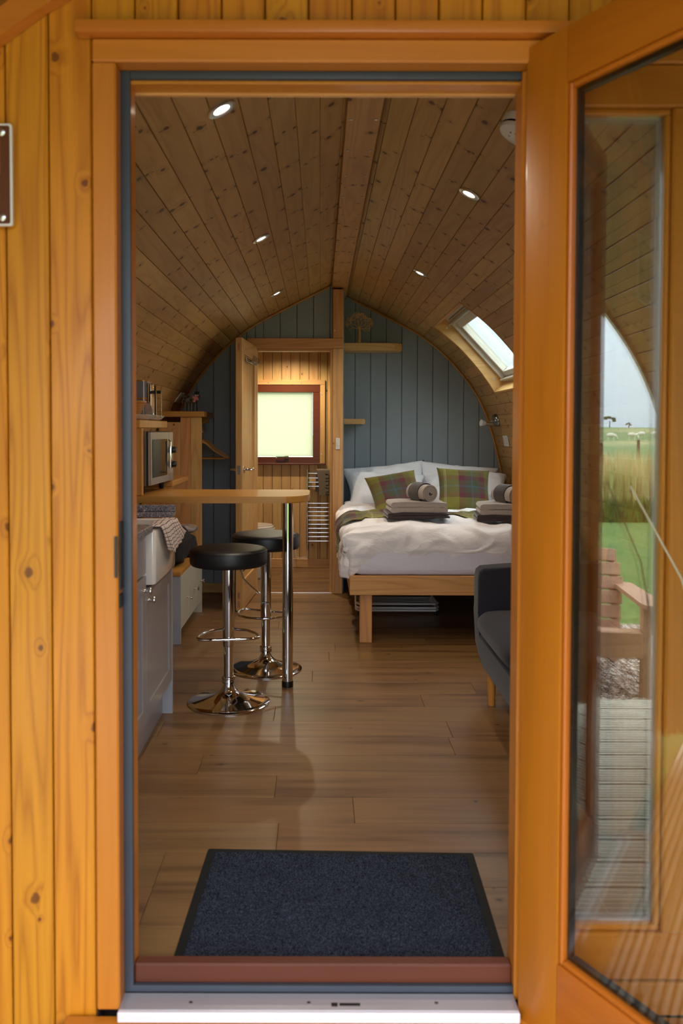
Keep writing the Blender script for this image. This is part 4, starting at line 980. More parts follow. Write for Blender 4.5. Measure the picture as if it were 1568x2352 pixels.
for k, (y, rot, lab) in enumerate(((5.84, -.02, 'frontmost wooden coat hanger under the shelf'), (5.89, .03, 'second wooden coat hanger from the front'), (5.95, -.04, 'third wooden coat hanger, in the middle of the row'), (6.01, .02, 'fourth wooden coat hanger, next to the rearmost'), (6.07, .05, 'rearmost wooden coat hanger nearest the blue boards'))): hanger(y, 0, rot, lab)

# cow ornament
cz = 1.3885
t = thing('cow_ornament', 'small metal cow ornament with pink muzzle on the recess shelf', 'ornament', (-.91, 5.95, cz))
bm = BM(); a_lathe(bm, [(0, -.05), (.018, -.049), (.026, -.04), (.026, .04), (.018, .049), (0, .05)], 18, Matrix.Translation((-.935, 5.95, cz+.088)) @ Matrix.Rotation(PI/2, 4, 'Y')); put('body', bm, M['cowgrey'], t, smooth=1)
bm = BM()
for x, z, r in ((-.965, .098, .010), (-.945, .108, .008), (-.925, .085, .009), (-.972, .078, .009)): cyl(bm, (x, 5.9225, cz+z), r, .004, 'Y', 12)
put('black_patch', bm, M['black'], t)
for x, y in ((-.968, 5.94), (-.945, 5.962), (-.922, 5.94), (-.900, 5.962)):
    lg = put('leg', a_tube(BM(), [(x, y, cz+.004), (x, y, cz+.068)], .0016, 5), M['steel'], t, smooth=1); put('hoof', cyl(BM(), (x, y, cz), .006, .0045, 'Z', 8), M['black'], lg)
bm = BM(); bmesh.ops.create_icosphere(bm, subdivisions=2, radius=1); bmesh.ops.transform(bm, matrix=Matrix.Translation((-.882, 5.925, cz+.112)) @ Matrix.Diagonal((.022, .013, .018, 1)), verts=bm.verts); hd_ = put('head', bm, M['cowgrey'], t, smooth=3)
put('muzzle', a_prism(BM(), [(-.913, cz+.105), (-.898, cz+.112), (-.880, cz+.110), (-.868, cz+.098), (-.868, cz+.082), (-.876, cz+.080), (-.884, cz+.088), (-.893, cz+.070), (-.905, cz+.068), (-.908, cz+.076), (-.898, cz+.092), (-.908, cz+.096)], 'Y', 5.908, 5.912), M['pink'], hd_)
for s_, x in ((-1, -.905), (1, -.856)): put('ear', a_prism(BM(), [(x, cz+.118), (x-s_*-.018, cz+.112), (x-s_*-.004, cz+.108)], 'Y', 5.918, 5.921), M['pink'], hd_)
bm = BM()
for x in (-.889, -.874): cyl(bm, (x, 5.9075, cz+.118), .0055, .003, 'Y', 12)
put('eye', bm, M['cream'], hd_)
bm = BM()
for k in range(5): a_tube(bm, [(-.893+k*.006, 5.92, cz+.126), (-.896+k*.007, 5.915, cz+.140), (-.891+k*.007, 5.912, cz+.145)], .0026, 5)
put('curly_fringe', bm, M['black'], hd_, smooth=1)
put('tail', a_tube(BM(), [(-.985, 5.95, cz+.095), (-.992, 5.95, cz+.075), (-.988, 5.95, cz+.055)], .0015, 5), M['steel'], t, smooth=1)

# ================================================================== STOOLS
def stool():
    t = thing('bar_stool', 'nearer black round bar stool on a flared chrome base', 'stool', (0, 0, 0), 'black bar stools at the breakfast bar')
    put('seat', a_lathe(BM(), [(0, .640), (.15, .640), (.170, .643), (.177, .651), (.1785, .665), (.1785, .700), (.176, .711), (.168, .7175), (.150, .721), (.06, .7225), (0, .7225)], 56), M['blackleather'], t, smooth=1)
    s_ = put('seam', a_lathe(BM(), [(.1765, .706), (.1795, .7075), (.1765, .709)], 56), M['black'], t, smooth=1)
    put('seat_plate', a_box(BM(), -.07, .07, -.07, .07, .634, .6395, .002), M['black'], t)
    put('upper_column', a_lathe(BM(), [(0, .633), (.0275, .633), (.0275, .268), (.026, .263), (.024, .262)], 32), M['chrome'], t, smooth=1)
    put('lower_column', a_lathe(BM(), [(.0225, .262), (.0225, .118)], 28), M['chrome'], t, smooth=1)
    put('collar', a_lathe(BM(), [(.0225, .1225), (.031, .120), (.0325, .113), (.030, .106), (.0325, .100), (.030, .092), (.024, .090)], 28), M['chrome'], t, smooth=1)
    put('base', a_lathe(BM(), [(.023, .0895), (.027, .078), (.034, .064), (.048, .050), (.075, .036), (.12, .023), (.165, .014), (.186, .009), (.1905, .005), (.190, .001), (0, .001)], 64), M['chrome'], t, smooth=1)
    fr = [(0, -.0285, .300), (-.05, -.032, .300), (-.115, -.035, .301), (-.137, -.020, .302), (-.142, .01, .302), (-.128, .07, .302), (-.09, .13, .302), (-.04, .152, .302), (.04, .152, .302), (.09, .13, .302), (.128, .07, .302), (.142, .01, .302), (.137, -.020, .302), (.115, -.035, .301), (.05, -.032, .300)]
    put('footrest', a_tube(BM(), fr, .0068, 10, closed=True), M['chrome'], t, smooth=1)
    put('height_lever', a_tube(BM(), [(.03, 0, .632), (.05, 0, .628), (.068, 0, .575), (.085, -.002, .555), (.125, -.006, .520), (.140, -.008, .508)], .0036, 8), M['chrome'], t, smooth=1)
    return t
s1 = stool()
def place(o, mw):
    """move a thing built at the origin, with its parts"""
    o.matrix_basis = mw; 
    WM[o.name] = mw
s2 = copy_tree(s1, Matrix.Identity(4))
s2['label'] = 'farther black bar stool, partly behind the chrome bar leg'
s1.matrix_basis = Matrix.Translation((-.422, 3.81, 0)) @ Matrix.Rotation(math.radians(8), 4, 'Z')
s2.matrix_basis = Matrix.Translation((-.285, 4.345, 0)) @ Matrix.Rotation(math.radians(158), 4, 'Z')

# ================================================================== BATHROOM DOOR LEAF AND BATHROOM
h = Vector((DX0+.012, BACKL-.03, 0)); e_ = Vector((-.537, 5.700, 0)); dv = (e_-h); WD = dv.length; a_ = math.atan2(dv.y, dv.x)
lm3 = Matrix.Translation(h) @ Matrix.Rotation(a_, 4, 'Z')   # local X along the leaf; local +Y faces +X side of the room
d3 = thing('door_3', None, None, (0, 0, 0)); d3.matrix_basis = lm3; WM[d3.name] = lm3; tag(d3, kind='structure')
def l3(name, x0, x1, y0, y1, z0, z1, mat, bev=.0, par=None):
    bm = a_box(BM(), x0, x1, y0, y1, z0, z1, bev); c = Vector(((x0+x1)/2, (y0+y1)/2, (z0+z1)/2)); bmesh.ops.translate(bm, verts=bm.verts, vec=-c)
    return put(name, bm, mat, par or d3, mw=lm3 @ Matrix.Translation(c))
# the face seen from the room is the +Y one; thickness runs to -Y
TH = .046; Zb, Zt = .006, 1.876
for x in (0, WD-.095): l3('stile', x, x+.095, -TH, 0, Zb, Zt+.02, M['pineZ'], .002)
for z0, z1 in ((Zb, .21), (Zt-.085, Zt+.02)): l3('rail', .0955, WD-.0955, -TH, 0, z0, z1, M['pineX'], .002)
nbp = 5; wv = (WD-.191)/nbp
for k in range(nbp): l3('panel_board', .0957+k*wv, .0957+(k+1)*wv-.002, -TH+.012, -.012, .2103, Zt-.0853, M['pineZ'], .002)
for z in (.09, .03): l3('tenon', WD, WD+.0008, -.032, -.016, z, z+.045, M['chairwood'])
l3('tenon', WD, WD+.0008, -.032, -.016, Zt-.07, Zt-.02, M['chairwood'])
hr_ = l3('hook_rack', .16, .50, .0002, .006, Zt-.13, Zt-.105, M['nickel'], .001)
for k in range(5):
    x = .19+k*.07; put('hook', a_tube(BM(), [(x, .006, Zt-.12), (x, .025, Zt-.135), (x, .045, Zt-.125), (x, .055, Zt-.09)], .004, 6), M['nickel'], hr_, mw=lm3, smooth=1)
for sd in (1, -1):
    y = 0 if sd > 0 else -TH; bm = BM()
    cyl(bm, (WD-.05, y+(.0003 if sd > 0 else -.0083), .985), .025, .008, 'Y', 20); rs = put('rose', bm, M['chrome'], d3, mw=lm3, smooth=1)
    put('lever_handle', a_tube(BM(), [(WD-.05, y+sd*.006, .985), (WD-.05, y+sd*.045, .985), (WD-.058, y+sd*.052, .985), (WD-.15, y+sd*.052, .985)], .009, 10), M['chrome'], rs, mw=lm3, smooth=1)
l3('latch_plate', WD, WD+.0012, -.034, -.012, .955, 1.015, M['steel'])
# toilet
t = thing('toilet', 'white toilet with closed lid seen through the bathroom doorway', 'toilet', (-.62, 7.1, 0))
def oval(cx, cy, a, b, n=28): return [(cx+a*math.cos(2*PI*k/n)*(1.0), cy+b*math.sin(2*PI*k/n)) for k in range(n)]
put('bowl', a_lathe(BM(), [(0, .0), (.115, .0), (.11, .15), (.15, .28), (.195, .375), (.195, .398), (0, .398)], 28, Matrix.Translation((-.60, 7.08, 0)) @ Matrix.Diagonal((1.05, .9, 1, 1))), M['ceramic'], t, smooth=1)
put('toilet_seat', a_prism(BM(), oval(-.60, 7.08, .215, .185), 'Z', .399, .416), M['ceramic'], t, smooth=1)
bm = a_prism(BM(), oval(-.60, 7.08, .205, .18), 'Z', .4165, .447); bmesh.ops.bevel(bm, geom=[e for e in bm.edges if e.verts[0].co.z > .44 and e.verts[1].co.z > .44], offset=.012, segments=3, affect='EDGES'); put('toilet_lid', bm, M['ceramic'], t, smooth=1)
box('cistern', -1.02, -.84, 6.90, 7.26, .40, .78, M['ceramic'], t, .02, 3)
# towel radiator
t = thing('towel_radiator', 'chrome ladder towel radiator on the bathroom pine wall', 'radiator', (.10, 7.48, .227))
for x in (-.113, .320): put('side_rail', a_tube(BM(), [(x, 7.475, .222), (x, 7.475, .902)], .0125, 14), M['chrome'], t, smooth=1)
for y in (1087, 1098, 1107.5, 1117, 1156, 1166, 1175.5, 1185, 1194.6, 1204.5, 1214, 1223.7, 1233, 1243):
    z = .897-(y-1080)*.00394; put('rung', a_tube(BM(), [(-.105, 7.468, z), (.312, 7.468, z)], .008, 10), M['chrome'], t, smooth=1)
for x in (-.085, .30):
    for z in (.79, .33): put('wall_bracket', cyl(BM(), (x, 7.478, z), .008, .051, 'Y', 10), M['chrome'], t, smooth=1)
put('heater_element', cyl(BM(), (-.113, 7.475, .175), .008, .047, 'Z', 10), M['steel'], t, smooth=1)
put('flex', a_tube(BM(), [(-.113, 7.475, .175), (-.108, 7.478, .14), (-.118, 7.485, .105), (-.16, 7.49, .098), (-.215, 7.495, .102), (-.225, 7.505, .20)], .003, 6), M['whitepl'], t, smooth=1)
def ht(u, v):
    x = -.045+.26*u+ .03*abs(v-.0)*(1-u)*.9; vv = v*.46
    if vv < .20: return Vector((x, 7.482, .700+vv))
    if vv < .23: a = (vv-.20)/.03*PI; return Vector((x, 7.469+.0135*math.cos(a), .900+.010*math.sin(a)))
    return Vector((x+.012*math.sin((vv-.23)*9), 7.4545-.003*math.sin(u*8), .900-(vv-.23)))
o = put('hand_towel', cloth_grid(ht, 12, 40), M['handtowel'], smooth=3); tag(o, 'taupe towel folded over the top rungs of the chrome radiator', 'towel')
bm = BM()
for k in range(3):
    z0 = .865-k*.062; 
    for q in ((.045, .078, z0, z0+.006), (.072, .078, z0-.03, z0), (.045, .078, z0-.036, z0-.03), (.045, .051, z0-.05, z0-.036), (.045, .09, z0-.056, z0-.05)): a_box(bm, q[0], q[1], 7.4485, 7.4530, q[2], q[3])
put('raised_band', bm, M['handtowel'], o)

# ================================================================== SHELVES BY THE BED, TREE ORNAMENT
def wshelf(label, x1, z0, z1, ch):
    bm = a_prism(BM(), [(CX+.03, 6.72), (x1-ch, 6.72), (x1, 6.72+ch), (x1, BACKR-.002), (CX+.03, BACKR-.002)], 'Z', z0, z1)
    bmesh.ops.bevel(bm, geom=[e for e in bm.edges if abs(e.verts[0].co.z-e.verts[1].co.z) < 1e-6], offset=.004, segments=2, affect='EDGES')
    return tag(put('wall_shelf', bm, M['pineX']), label, 'shelf', 'chunky pine wall shelves')
wshelf('long chunky pine shelf high on the blue wall', .665, 1.906, 1.966, .06)
wshelf('short pine shelf low on the blue wall beside the post', .366, 1.309, 1.352, .03)
rt_ = random.Random(11); tz = 1.9665; tx_, ty_ = .322, 6.83
t = thing('tree_ornament', 'lacy metal tree ornament on the high pine shelf', 'ornament', (tx_, ty_, tz))
box('base', tx_-.07, tx_+.075, ty_-.03, ty_+.03, tz, tz+.010, M['oakX'], t, .001)
put('trunk', a_tube(BM(), [(tx_-.005, ty_, tz+.0102), (tx_, ty_, tz+.04), (tx_+.001, ty_, tz+.10), (tx_-.002, ty_, tz+.135)], 0, 10, radii=[.019, .012, .009, .008]), M['silverwood'], t, smooth=1)
bm = BM(); ends = []
def br(p, a, L, r, d):
    q = p+Vector((math.cos(a)*L, 0, math.sin(a)*L)); md = (p+q)/2+Vector((math.sin(a)*L*.10, 0, -math.cos(a)*L*.10))*rt_.choice((-1, 1)); a_tube(bm, [p, md, q], r, 4)
    u = Vector(((q.x-tx_)/.118, 0, (q.z-(tz+.205))/.085))
    if d == 0 or u.length > 1.0:
        for k in range(2):
            aa = a+rt_.uniform(-1.2, 1.2); c = q+Vector((math.cos(aa)*.006, 0, math.sin(aa)*.006)); a_tube(bm, [c+Vector((math.cos(b)*.0058, 0, math.sin(b)*.0045)) for b in [2*PI*i/6 for i in range(6)]], .0010, 4, closed=True)
        return
    for s_ in ((-.55, .5) if rt_.random() < .6 else (-.7, 0, .65)): br(q, a+s_+rt_.uniform(-.15, .15), L*rt_.uniform(.62, .80), max(r*.70, .0011), d-1)
top = Vector((tx_-.002, ty_, tz+.128))
for a in (.05, .62, 1.2, 1.75, 2.4, 3.0, -.30): br(top, a, .046, .0030, 3)
put('leafy_crown', bm, M['silverwood'], t, smooth=1)
# ================================================================== BED
bed = thing('double_bed', 'pine platform bed with plain square legs against the blue wall', 'bed', (.9, 5.85, 0))
BX0, BX1, BF, BB = .176, 1.50, 4.848, 6.93
box('front_rail', BX0, BX1, BF, BF+.028, .290, .405, M['bedwoodX'], bed, .003)
for x in (BX0, BX1-.028): box('side_rail', x, x+.028, BF+.0285, BB, .290, .405, M['pineY'], bed, .003)
for x in (.238, 1.36): 
    box('leg', x, x+.072, BF+.0295, BF+.10, 0, .3645, M['bedwoodZ'], bed, .003)
for x in (.238, 1.36): box('leg', x, x+.072, BB-.08, BB-.01, 0, .3645, M['bedwoodZ'], bed, .003)
box('slat_base', BX0+.029, BX1-.029, BF+.0288, BB-.001, .365, .404, M['darkback'], bed)
def mattress():
    x0, x1, y0, y1, z0, z1 = .19, 1.52, 4.862, 6.93, .4055, .615
    R = []
    for k, z in enumerate([z0, z0+.012, z0+.04, z0+.08, z0+.12, z0+.16, z1-.02, z1]):
        ins = {0: .02, 1: .004, 6: .006, 7: .03}.get(k, 0)
        pts = rrect(x0+ins, x1-ins, y0+ins, y1-ins, .06, 4); P = []
        for i, (a, b) in enumerate(zip(pts, pts[1:]+pts[:1])):
            for q in range(30 if math.dist(a, b) > .5 else 1):
                tt = q/(30 if math.dist(a, b) > .5 else 1); P.append((a[0]+(b[0]-a[0])*tt, a[1]+(b[1]-a[1])*tt))
        R.append(([(x, y+ (.007*noise.noise(Vector((x*16+z*22, z*20, 3)))*(1-min(1, max(0, x-.3)*1.5)) if y < y0+.05 else 0)) for x, y in P], z))
    return ring_loft(BM(), R)
tag(put('mattress', mattress(), M['sheet'], smooth=3), 'white sheeted mattress lying on the pine bed frame', 'mattress')

# duvet surface -----------------------------------------------------
DXL, DYF, RAD = .235, 4.955, .105
def ztop(x, y):
    b = .672+.010*math.sin(x*2.1+.6)+.014*noise.noise(Vector((x*2.2, y*2.0, .3)))
    b += .012*math.exp(-((x-.75)/.45)**2)*math.exp(-((y-5.2)/.35)**2)
    return b
def duv(x, y):
    """x below DXL and y below DYF run over the rounded edge and down (arc length)"""
    ax = max(0, DXL-x); ay = max(0, DYF-y)
    def over(a, R=RAD):
        if a < R*PI/2: return R*math.sin(a/R), R*(1-math.cos(a/R))
        return R+ .10*(a-R*PI/2)*0, R+(a-R*PI/2)
    hx, dx = over(ax); hy, dy = over(ay, .095)
    X = max(x, DXL)-hx; Y = max(y, DYF)-hy; z = ztop(max(x, DXL), max(y, DYF))
    d = (dx**3+dy**3)**(1/3); z -= d
    if ax > .05 and ay > .05:
        k = min(1, (ax-.05)/.12)*min(1, (ay-.05)/.12); X += .055*k*min(1, d/.2); Y += .055*k*min(1, d/.2)
    return Vector((X, Y, z)), d
def wr(x, y, k=1.0):
    q = Vector((x*1.6+y*3.4, y*1.2-x*3.8, .0)); a = noise.noise(Vector((q.x*.9+1.3*noise.noise(Vector((x*2, y*2, 5))), q.y*1.9, 1)))
    b = 1-abs(noise.noise(Vector((x*3.2+y*5.5, y*6.5-x*4.5, 7)))*2); c = noise.noise(Vector((x*11, y*15, 2)))
    return k*(a*.012+(max(0, b-.55))*.016+c*.0025)
def duvet_fn(u, v):
    # u: left hem -> right wall; v: front hem -> pillows
    x0 = DXL-.36; x = x0+(1.535-x0)*u
    hem = .245+.11*max(0, min(1, (.36-x)/.20))**1.5
    y0 = DYF-hem-.008*math.sin(x*7); y = y0+(6.62-y0)*v
    P, d = duv(x, y); n = Vector((0, 0, 1))
    e_ = .004; Pa, _ = duv(x+e_, y); Pb, _ = duv(x, y+e_); n = (Pa-P).cross(Pb-P)
    if n.length < 1e-9: n = Vector((0, 0, 1))
    n.normalize()
    amp = wr(x, y, 2.1)*(.35+.65*min(1, v/.10))+ (.010*math.sin(x*34+4*math.sin(y*5))*min(1, max(0, DXL-x)*5))
    P = P+n*amp
    if v < .03: P += n*(-.012*(1-v/.03))
    P.y = min(P.y, 6.9); P.x = min(P.x, CX+hw_at(max(P.z, .1))-.012)
    P.x = max(P.x, .118 if P.y < 6.30 else .19)
    return P
o = put('duvet', cloth_grid(duvet_fn, 190, 230), M['duvet'], smooth=3); tag(o, 'rumpled white duvet spread over the double bed', 'duvet'); solid(o, .016, -1)
def runner_fn(u, v):
    x = DXL-.27+(1.50-DXL+.27)*u; yc = 5.38+.20*v*1+.34*v*(u > 0)+.05*math.sin(x*2)-.10*max(0, .5-x)*1.0
    y = 5.36+.50*v-.09*(1-u)
    P, d = duv(x, y); e_ = .004; Pa, _ = duv(x+e_, y); Pb, _ = duv(x, y+e_); n = (Pa-P).cross(Pb-P); n.normalize()
    P = P+n*(max(wr(x, y, 2.1)+ (.010*math.sin(x*34+4*math.sin(y*5))*min(1, max(0, DXL-x)*5)), -.002)+.007); P.x = max(P.x, .108); return P
o = put('bed_runner', cloth_grid(runner_fn, 110, 40, lambda a, b: (a*4.6, b*1.9)), M['tartan'], smooth=3); tag(o, 'olive and plum tartan bed runner across the duvet', 'bed runner'); solid(o, .004, 1)

# pillows and cushions ---------------------------------------------
def pillow_bm(w_, h_, t_, seed, n=34, corner=.05, wrk=.012, uvs=(1, 1), uvo=(0, 0), pw=2.6):
    bm = BM(); uvl = bm.loops.layers.uv.new('UVMap'); sd = Vector((seed*3.1, seed*1.7, seed))
    def P(i, j, s_):
        u, v = 2*i/n-1, 2*j/n-1
        pin = 1-corner*((1-abs(u)**4)*0+ (1-abs(v)**2)*abs(u)**6+ (1-abs(u)**2)*abs(v)**6)*2
        x = u*w_/2*(1-corner*(1-abs(v)**2.0)*abs(u)**3*1.6); y = v*h_/2*(1-corner*(1-abs(u)**2.0)*abs(v)**3*1.6)
        e = max(0, (1-abs(u)**pw))*max(0, (1-abs(v)**pw)); z = s_*t_/2*e**.42
        q = Vector((x, y, z*.5)); edge = min(1, e*3)
        z += s_*wrk*edge*(noise.noise(q*6+sd)+.7*(1-abs(noise.noise(Vector((x*9+y*5, y*9-x*5, seed)))*2)-.5)+.4*noise.noise(q*16+sd))
        return Vector((x, y, z))
    G = {}
    for s_ in (1, -1):
        for i in range(n+1):
            for j in range(n+1):
                rim = i in (0, n) or j in (0, n)
                if rim and s_ < 0: G[(s_, i, j)] = G[(1, i, j)]
                else: G[(s_, i, j)] = bm.verts.new(P(i, j, s_))
        for i in range(n):
            for j in range(n):
                f = bm.faces.new((G[(s_, i, j)], G[(s_, i+1, j)], G[(s_, i+1, j+1)], G[(s_, i, j+1)]))
                for lp, (a, b) in zip(f.loops, ((i, j), (i+1, j), (i+1, j+1), (i, j+1))): lp[uvl].uv = (uvo[0]+uvs[0]*a/n, uvo[1]+uvs[1]*b/n)
    return bm
def soft(name, bm, mat, loc, rot, label, cat, group=None):
    from mathutils import Euler
    mw = Matrix.Translation(loc) @ Euler([math.radians(a) for a in rot], 'XYZ').to_matrix().to_4x4()
    return tag(put(name, bm, mat, mw=mw, smooth=3), label, cat, group)
PG = 'white pillows at the head of the bed'
soft('pillow', pillow_bm(.70, .44, .21, 1, corner=.09, wrk=.022), M['pillow'], (.545, 6.775, .785), (62, -6, 3), 'white pillow at the back left against the blue wall', 'pillow', PG)
soft('pillow', pillow_bm(.68, .42, .20, 2, corner=.09, wrk=.022), M['pillow'], (.53, 6.56, .770), (40, 2, 6), 'white front pillow behind the left tartan cushion', 'pillow', PG)
soft('pillow', pillow_bm(.68, .44, .21, 3, corner=.09, wrk=.022), M['pillow'], (1.13, 6.775, .785), (62, 5, -4), 'white pillow at the back right under the wall light', 'pillow', PG)
soft('pillow', pillow_bm(.68, .42, .20, 4, corner=.09, wrk=.022), M['pillow'], (1.16, 6.55, .765), (38, -2, -8), 'white front pillow behind the right tartan cushion', 'pillow', PG)
CG = 'tartan scatter cushions on the bed'
soft('cushion', pillow_bm(.39, .39, .13, 5, 30, .06, .005, (.93, .93), (.15, .12)), M['tartan'], (.565, 6.15, .782), (50, -9, 8), 'left tartan cushion, tilted to one side behind the left towels', 'cushion', CG)
soft('cushion', pillow_bm(.40, .39, .13, 6, 30, .06, .005, (.93, .93), (.0, .12)), M['tartan'], (1.075, 6.18, .808), (54, 3, -2), 'right tartan cushion, standing almost straight in front of the pillows', 'cushion', CG)

# towels ------------------------------------------------------------
def fold_prof(w_, h_, n=2):
    """outline in (x,z) of a folded towel, folds rounded on the left"""
    r = h_/2; L = [(w_/2, .004), (w_/2+.003, h_/2), (w_/2, h_-.004), (w_/4, h_+.001), (-w_/4, h_+.003)]
    for k in range(9): a = PI/2+PI*k/8; L.append((-w_/2+r+math.cos(a)*r, h_/2+math.sin(a)*h_/2))
    L += [(0, .0)]; return L
def towel(name, w_, d_, h_, mat, loc, rz, label, cat='towel', group=None, layers=2, seed=0):
    bm = BM(); hh = h_/layers
    for k in range(layers):
        pts = fold_prof(w_-.006*k, hh*1.02); pts = [(x+.002*math.sin(k*5), z+k*hh) for x, z in pts]; nseg = 10; R = []
        for i in range(nseg+1):
            y = -d_/2+d_*i/nseg; e = .006*(1 if i in (0, nseg) else 0)
            R.append([bm.verts.new((x*(1-e*2)+.003*noise.noise(Vector((y*18, z*30, seed+k))), y, max(0.0, z+ (.004*noise.noise(Vector((x*14, y*14, seed+k*3)))+.003*math.cos(x*9)) if z > hh*.5+k*hh else z))) for x, z in pts])
        m = len(pts)
        for A_, B_ in zip(R, R[1:]):
            for i in range(m): bm.faces.new((A_[i], A_[(i+1) % m], B_[(i+1) % m], B_[i]))
        bm.faces.new(R[0]); bm.faces.new(R[-1][::-1])
    return tag(put(name, bm, mat, mw=Matrix.Translation(loc) @ Matrix.Rotation(rz, 4, 'Z'), smooth=1), label, cat, group)
def roll(loc, rz, label, group):
    t = bpy.data.objects.new('rolled_towel', None); mw = Matrix.Translation(loc) @ Matrix.Rotation(rz, 4, 'Z'); link(t, None, mw); tag(t, label, 'towel', group)
    N_ = 90; turns = 3.6; th = .0102; outer, inner = [], []
    for i in range(N_+1):
        a = 2*PI*turns*i/N_; r = .010+th*1.18*a/(2*PI); outer.append(((r+th*.5)*math.cos(a), (r+th*.5)*math.sin(a))); inner.append(((r-th*.5)*math.cos(a), (r-th*.5)*math.sin(a)))
    bm = BM(); L2 = .10
    rows = []
    for o_, i_ in zip(outer, inner): rows.append([bm.verts.new((o_[0], -L2, o_[1])), bm.verts.new((o_[0], L2, o_[1])), bm.verts.new((i_[0], L2, i_[1])), bm.verts.new((i_[0], -L2, i_[1]))])
    for A_, B_ in zip(rows, rows[1:]):
        for k in range(4): bm.faces.new((A_[k], A_[(k+1) % 4], B_[(k+1) % 4], B_[k]))
    bm.faces.new(rows[0]); bm.faces.new(rows[-1][::-1])
    put('roll', bm, M['towelgrey'], t, mw=mw, smooth=1)
    put('dark_wrap', a_lathe(BM(), [(.054, -.045), (.0625, -.047), (.0645, -.02), (.0635, .065), (.054, .068)], 36), M['towelbrown'], t, mw=mw @ Matrix.Rotation(PI/2, 4, 'X').inverted(), smooth=1)
def tz_(x, y): return ztop(x, y)+.028
z1_ = tz_(.60, 5.16)
towel('folded_towel', .385, .27, .034, M['towelbrown'], (.600, 5.19, z1_), .03, 'dark brown folded towel at the bottom of the left stack', group='folded towels on the bed', seed=1)
towel('folded_towel', .355, .25, .062, M['towelgrey'], (.602, 5.185, z1_+.0355), .05, 'pale grey folded towel on top in the left stack', group='folded towels on the bed', seed=2)
roll((.640, 5.19, z1_+.0355+.062+.054), .42, 'rolled grey towel with dark wrap on the left stack', 'rolled towels on the bed')
z2_ = tz_(1.15, 5.16)
towel('folded_towel', .40, .27, .038, M['towelbrown'], (1.172, 5.17, z2_), -.10, 'dark brown folded towel at the bottom of the right stack', group='folded towels on the bed', seed=3)
towel('folded_towel', .37, .25, .062, M['towelgrey'], (1.172, 5.165, z2_+.0395), -.08, 'pale grey folded towel on top in the right stack', group='folded towels on the bed', seed=4)
roll((1.175, 5.175, z2_+.0395+.062+.054), .38, 'rolled grey towel with dark wrap on the right stack', 'rolled towels on the bed')
# folded clothes airer under the bed
t = thing('clothes_airer', 'folded white wire clothes airer lying under the bed', 'clothes airer', (.55, 5.7, 0))
for k, (z, y) in enumerate(((.075, 5.62), (.052, 5.60), (.030, 5.62))):
    put('frame_tube', a_tube(BM(), [(.26, y+.35, z), (.25, y+.04, z), (.27, y, z), (.79, y, z), (.81, y+.03, z), (.80, y+.35, z)], .0075, 8), M['whitepl'], t, smooth=1)
for k in range(6): put('wire_bar', a_tube(BM(), [(.255, 5.68+k*.045, .064), (.805, 5.68+k*.045, .064)], .0025, 5), M['whitepl'], t, smooth=1)
for x in (.27, .79): put('foot', cyl(BM(), (x, 5.62, 0), .011, .024, 'Z', 10), M['black'], t, smooth=1)

# ================================================================== SOFA
sofa = thing('sofa', 'charcoal fabric two-seat sofa along the right wall by the bed', 'sofa', (1.15, 3.1, 0))
SX0, SX1, SY0, SY1 = .73, 1.46, 2.30, 3.905
def arm(y0, y1):
    """profile in (x, z), extruded along y with softened edges"""
    P = [(SX0+.060, .150), (SX0+.030, .175), (SX0+.010, .26), (SX0, .42), (SX0, .585), (SX0+.006, .612), (SX0+.025, .628), (SX0+.20, .640), (SX1-.20, .652), (SX1-.08, .640), (SX1-.02, .15)]
    bm = a_prism(BM(), P, 'Y', y0, y1); bmesh.ops.bevel(bm, geom=[e for e in bm.edges if abs(e.verts[0].co.y-e.verts[1].co.y) < 1e-6], offset=.016, segments=4, profile=.6, affect='EDGES'); return bm
put('arm', arm(SY1-.115, SY1), M['sofa'], sofa, smooth=1); put('arm', arm(SY0, SY0+.115), M['sofa'], sofa, smooth=1)
bm = a_prism(BM(), [(SX0+.055, .150), (SX0+.022, .175), (SX0+.006, .25), (SX0+.004, .315), (SX0+.02, .33), (SX1-.05, .33), (SX1-.05, .15)], 'Y', SY0+.1155, SY1-.1155)
put('base', bm, M['sofa'], sofa, smooth=1)
for k in range(2):
    a = SY0+.118+k*.6865; b = a+.684
    bm = a_box(BM(), SX0-.008, SX1-.20, a, b, .332, .455); bmesh.ops.subdivide_edges(bm, edges=list(bm.edges), cuts=8, use_grid_fill=True)
    cx_, cy_, cz_ = (SX0-.008+SX1-.20)/2, (a+b)/2, .3935
    for v in bm.verts:
        u, w_, h_ = (v.co.x-cx_)/((SX1-.20-SX0+.008)/2), (v.co.y-cy_)/.342, (v.co.z-cz_)/.0615
        k_ = (1-min(1, abs(u))**6)*(1-min(1, abs(w_))**6)
        v.co.z = cz_+h_*.0615*(.70+.42*k_) if h_ > 0 else v.co.z; r_ = (1-abs(h_)**2.5)
        v.co.x -= .016*r_*(u < -.99); 
        if abs(w_) > .9: v.co.y -= math.copysign(.012*(1-r_), w_)
        if u < -.8: v.co.x += .022*(1-r_)+.030*max(0, abs(w_)-.72)**1.2/.28
    sc = put('seat_cushion', bm, M['sofa'], sofa, smooth=3); ms = sc.modifiers.new('soft', 'SUBSURF'); ms.levels = 1; ms.render_levels = 1
bm = a_prism(BM(), [(SX1-.20, .331), (SX1-.13, .75), (SX1-.06, .76), (SX1-.0, .70), (SX1+.0, .15), (SX1-.049, .15), (SX1-.049, .331)], 'Y', SY0+.1155, SY1-.1155)
put('backrest', bm, M['sofa'], sofa, smooth=1)
for x, y in ((SX0+.062, SY1-.13), (SX0+.062, SY0+.13), (SX1-.12, SY1-.13), (SX1-.12, SY0+.13)):
    put('leg', a_lathe(BM(), [(0, 0), (.0155, 0), (.021, .1498), (0, .1498)], 18, Matrix.Translation((x, y, 0))), M['shellwhite'], sofa, smooth=1)

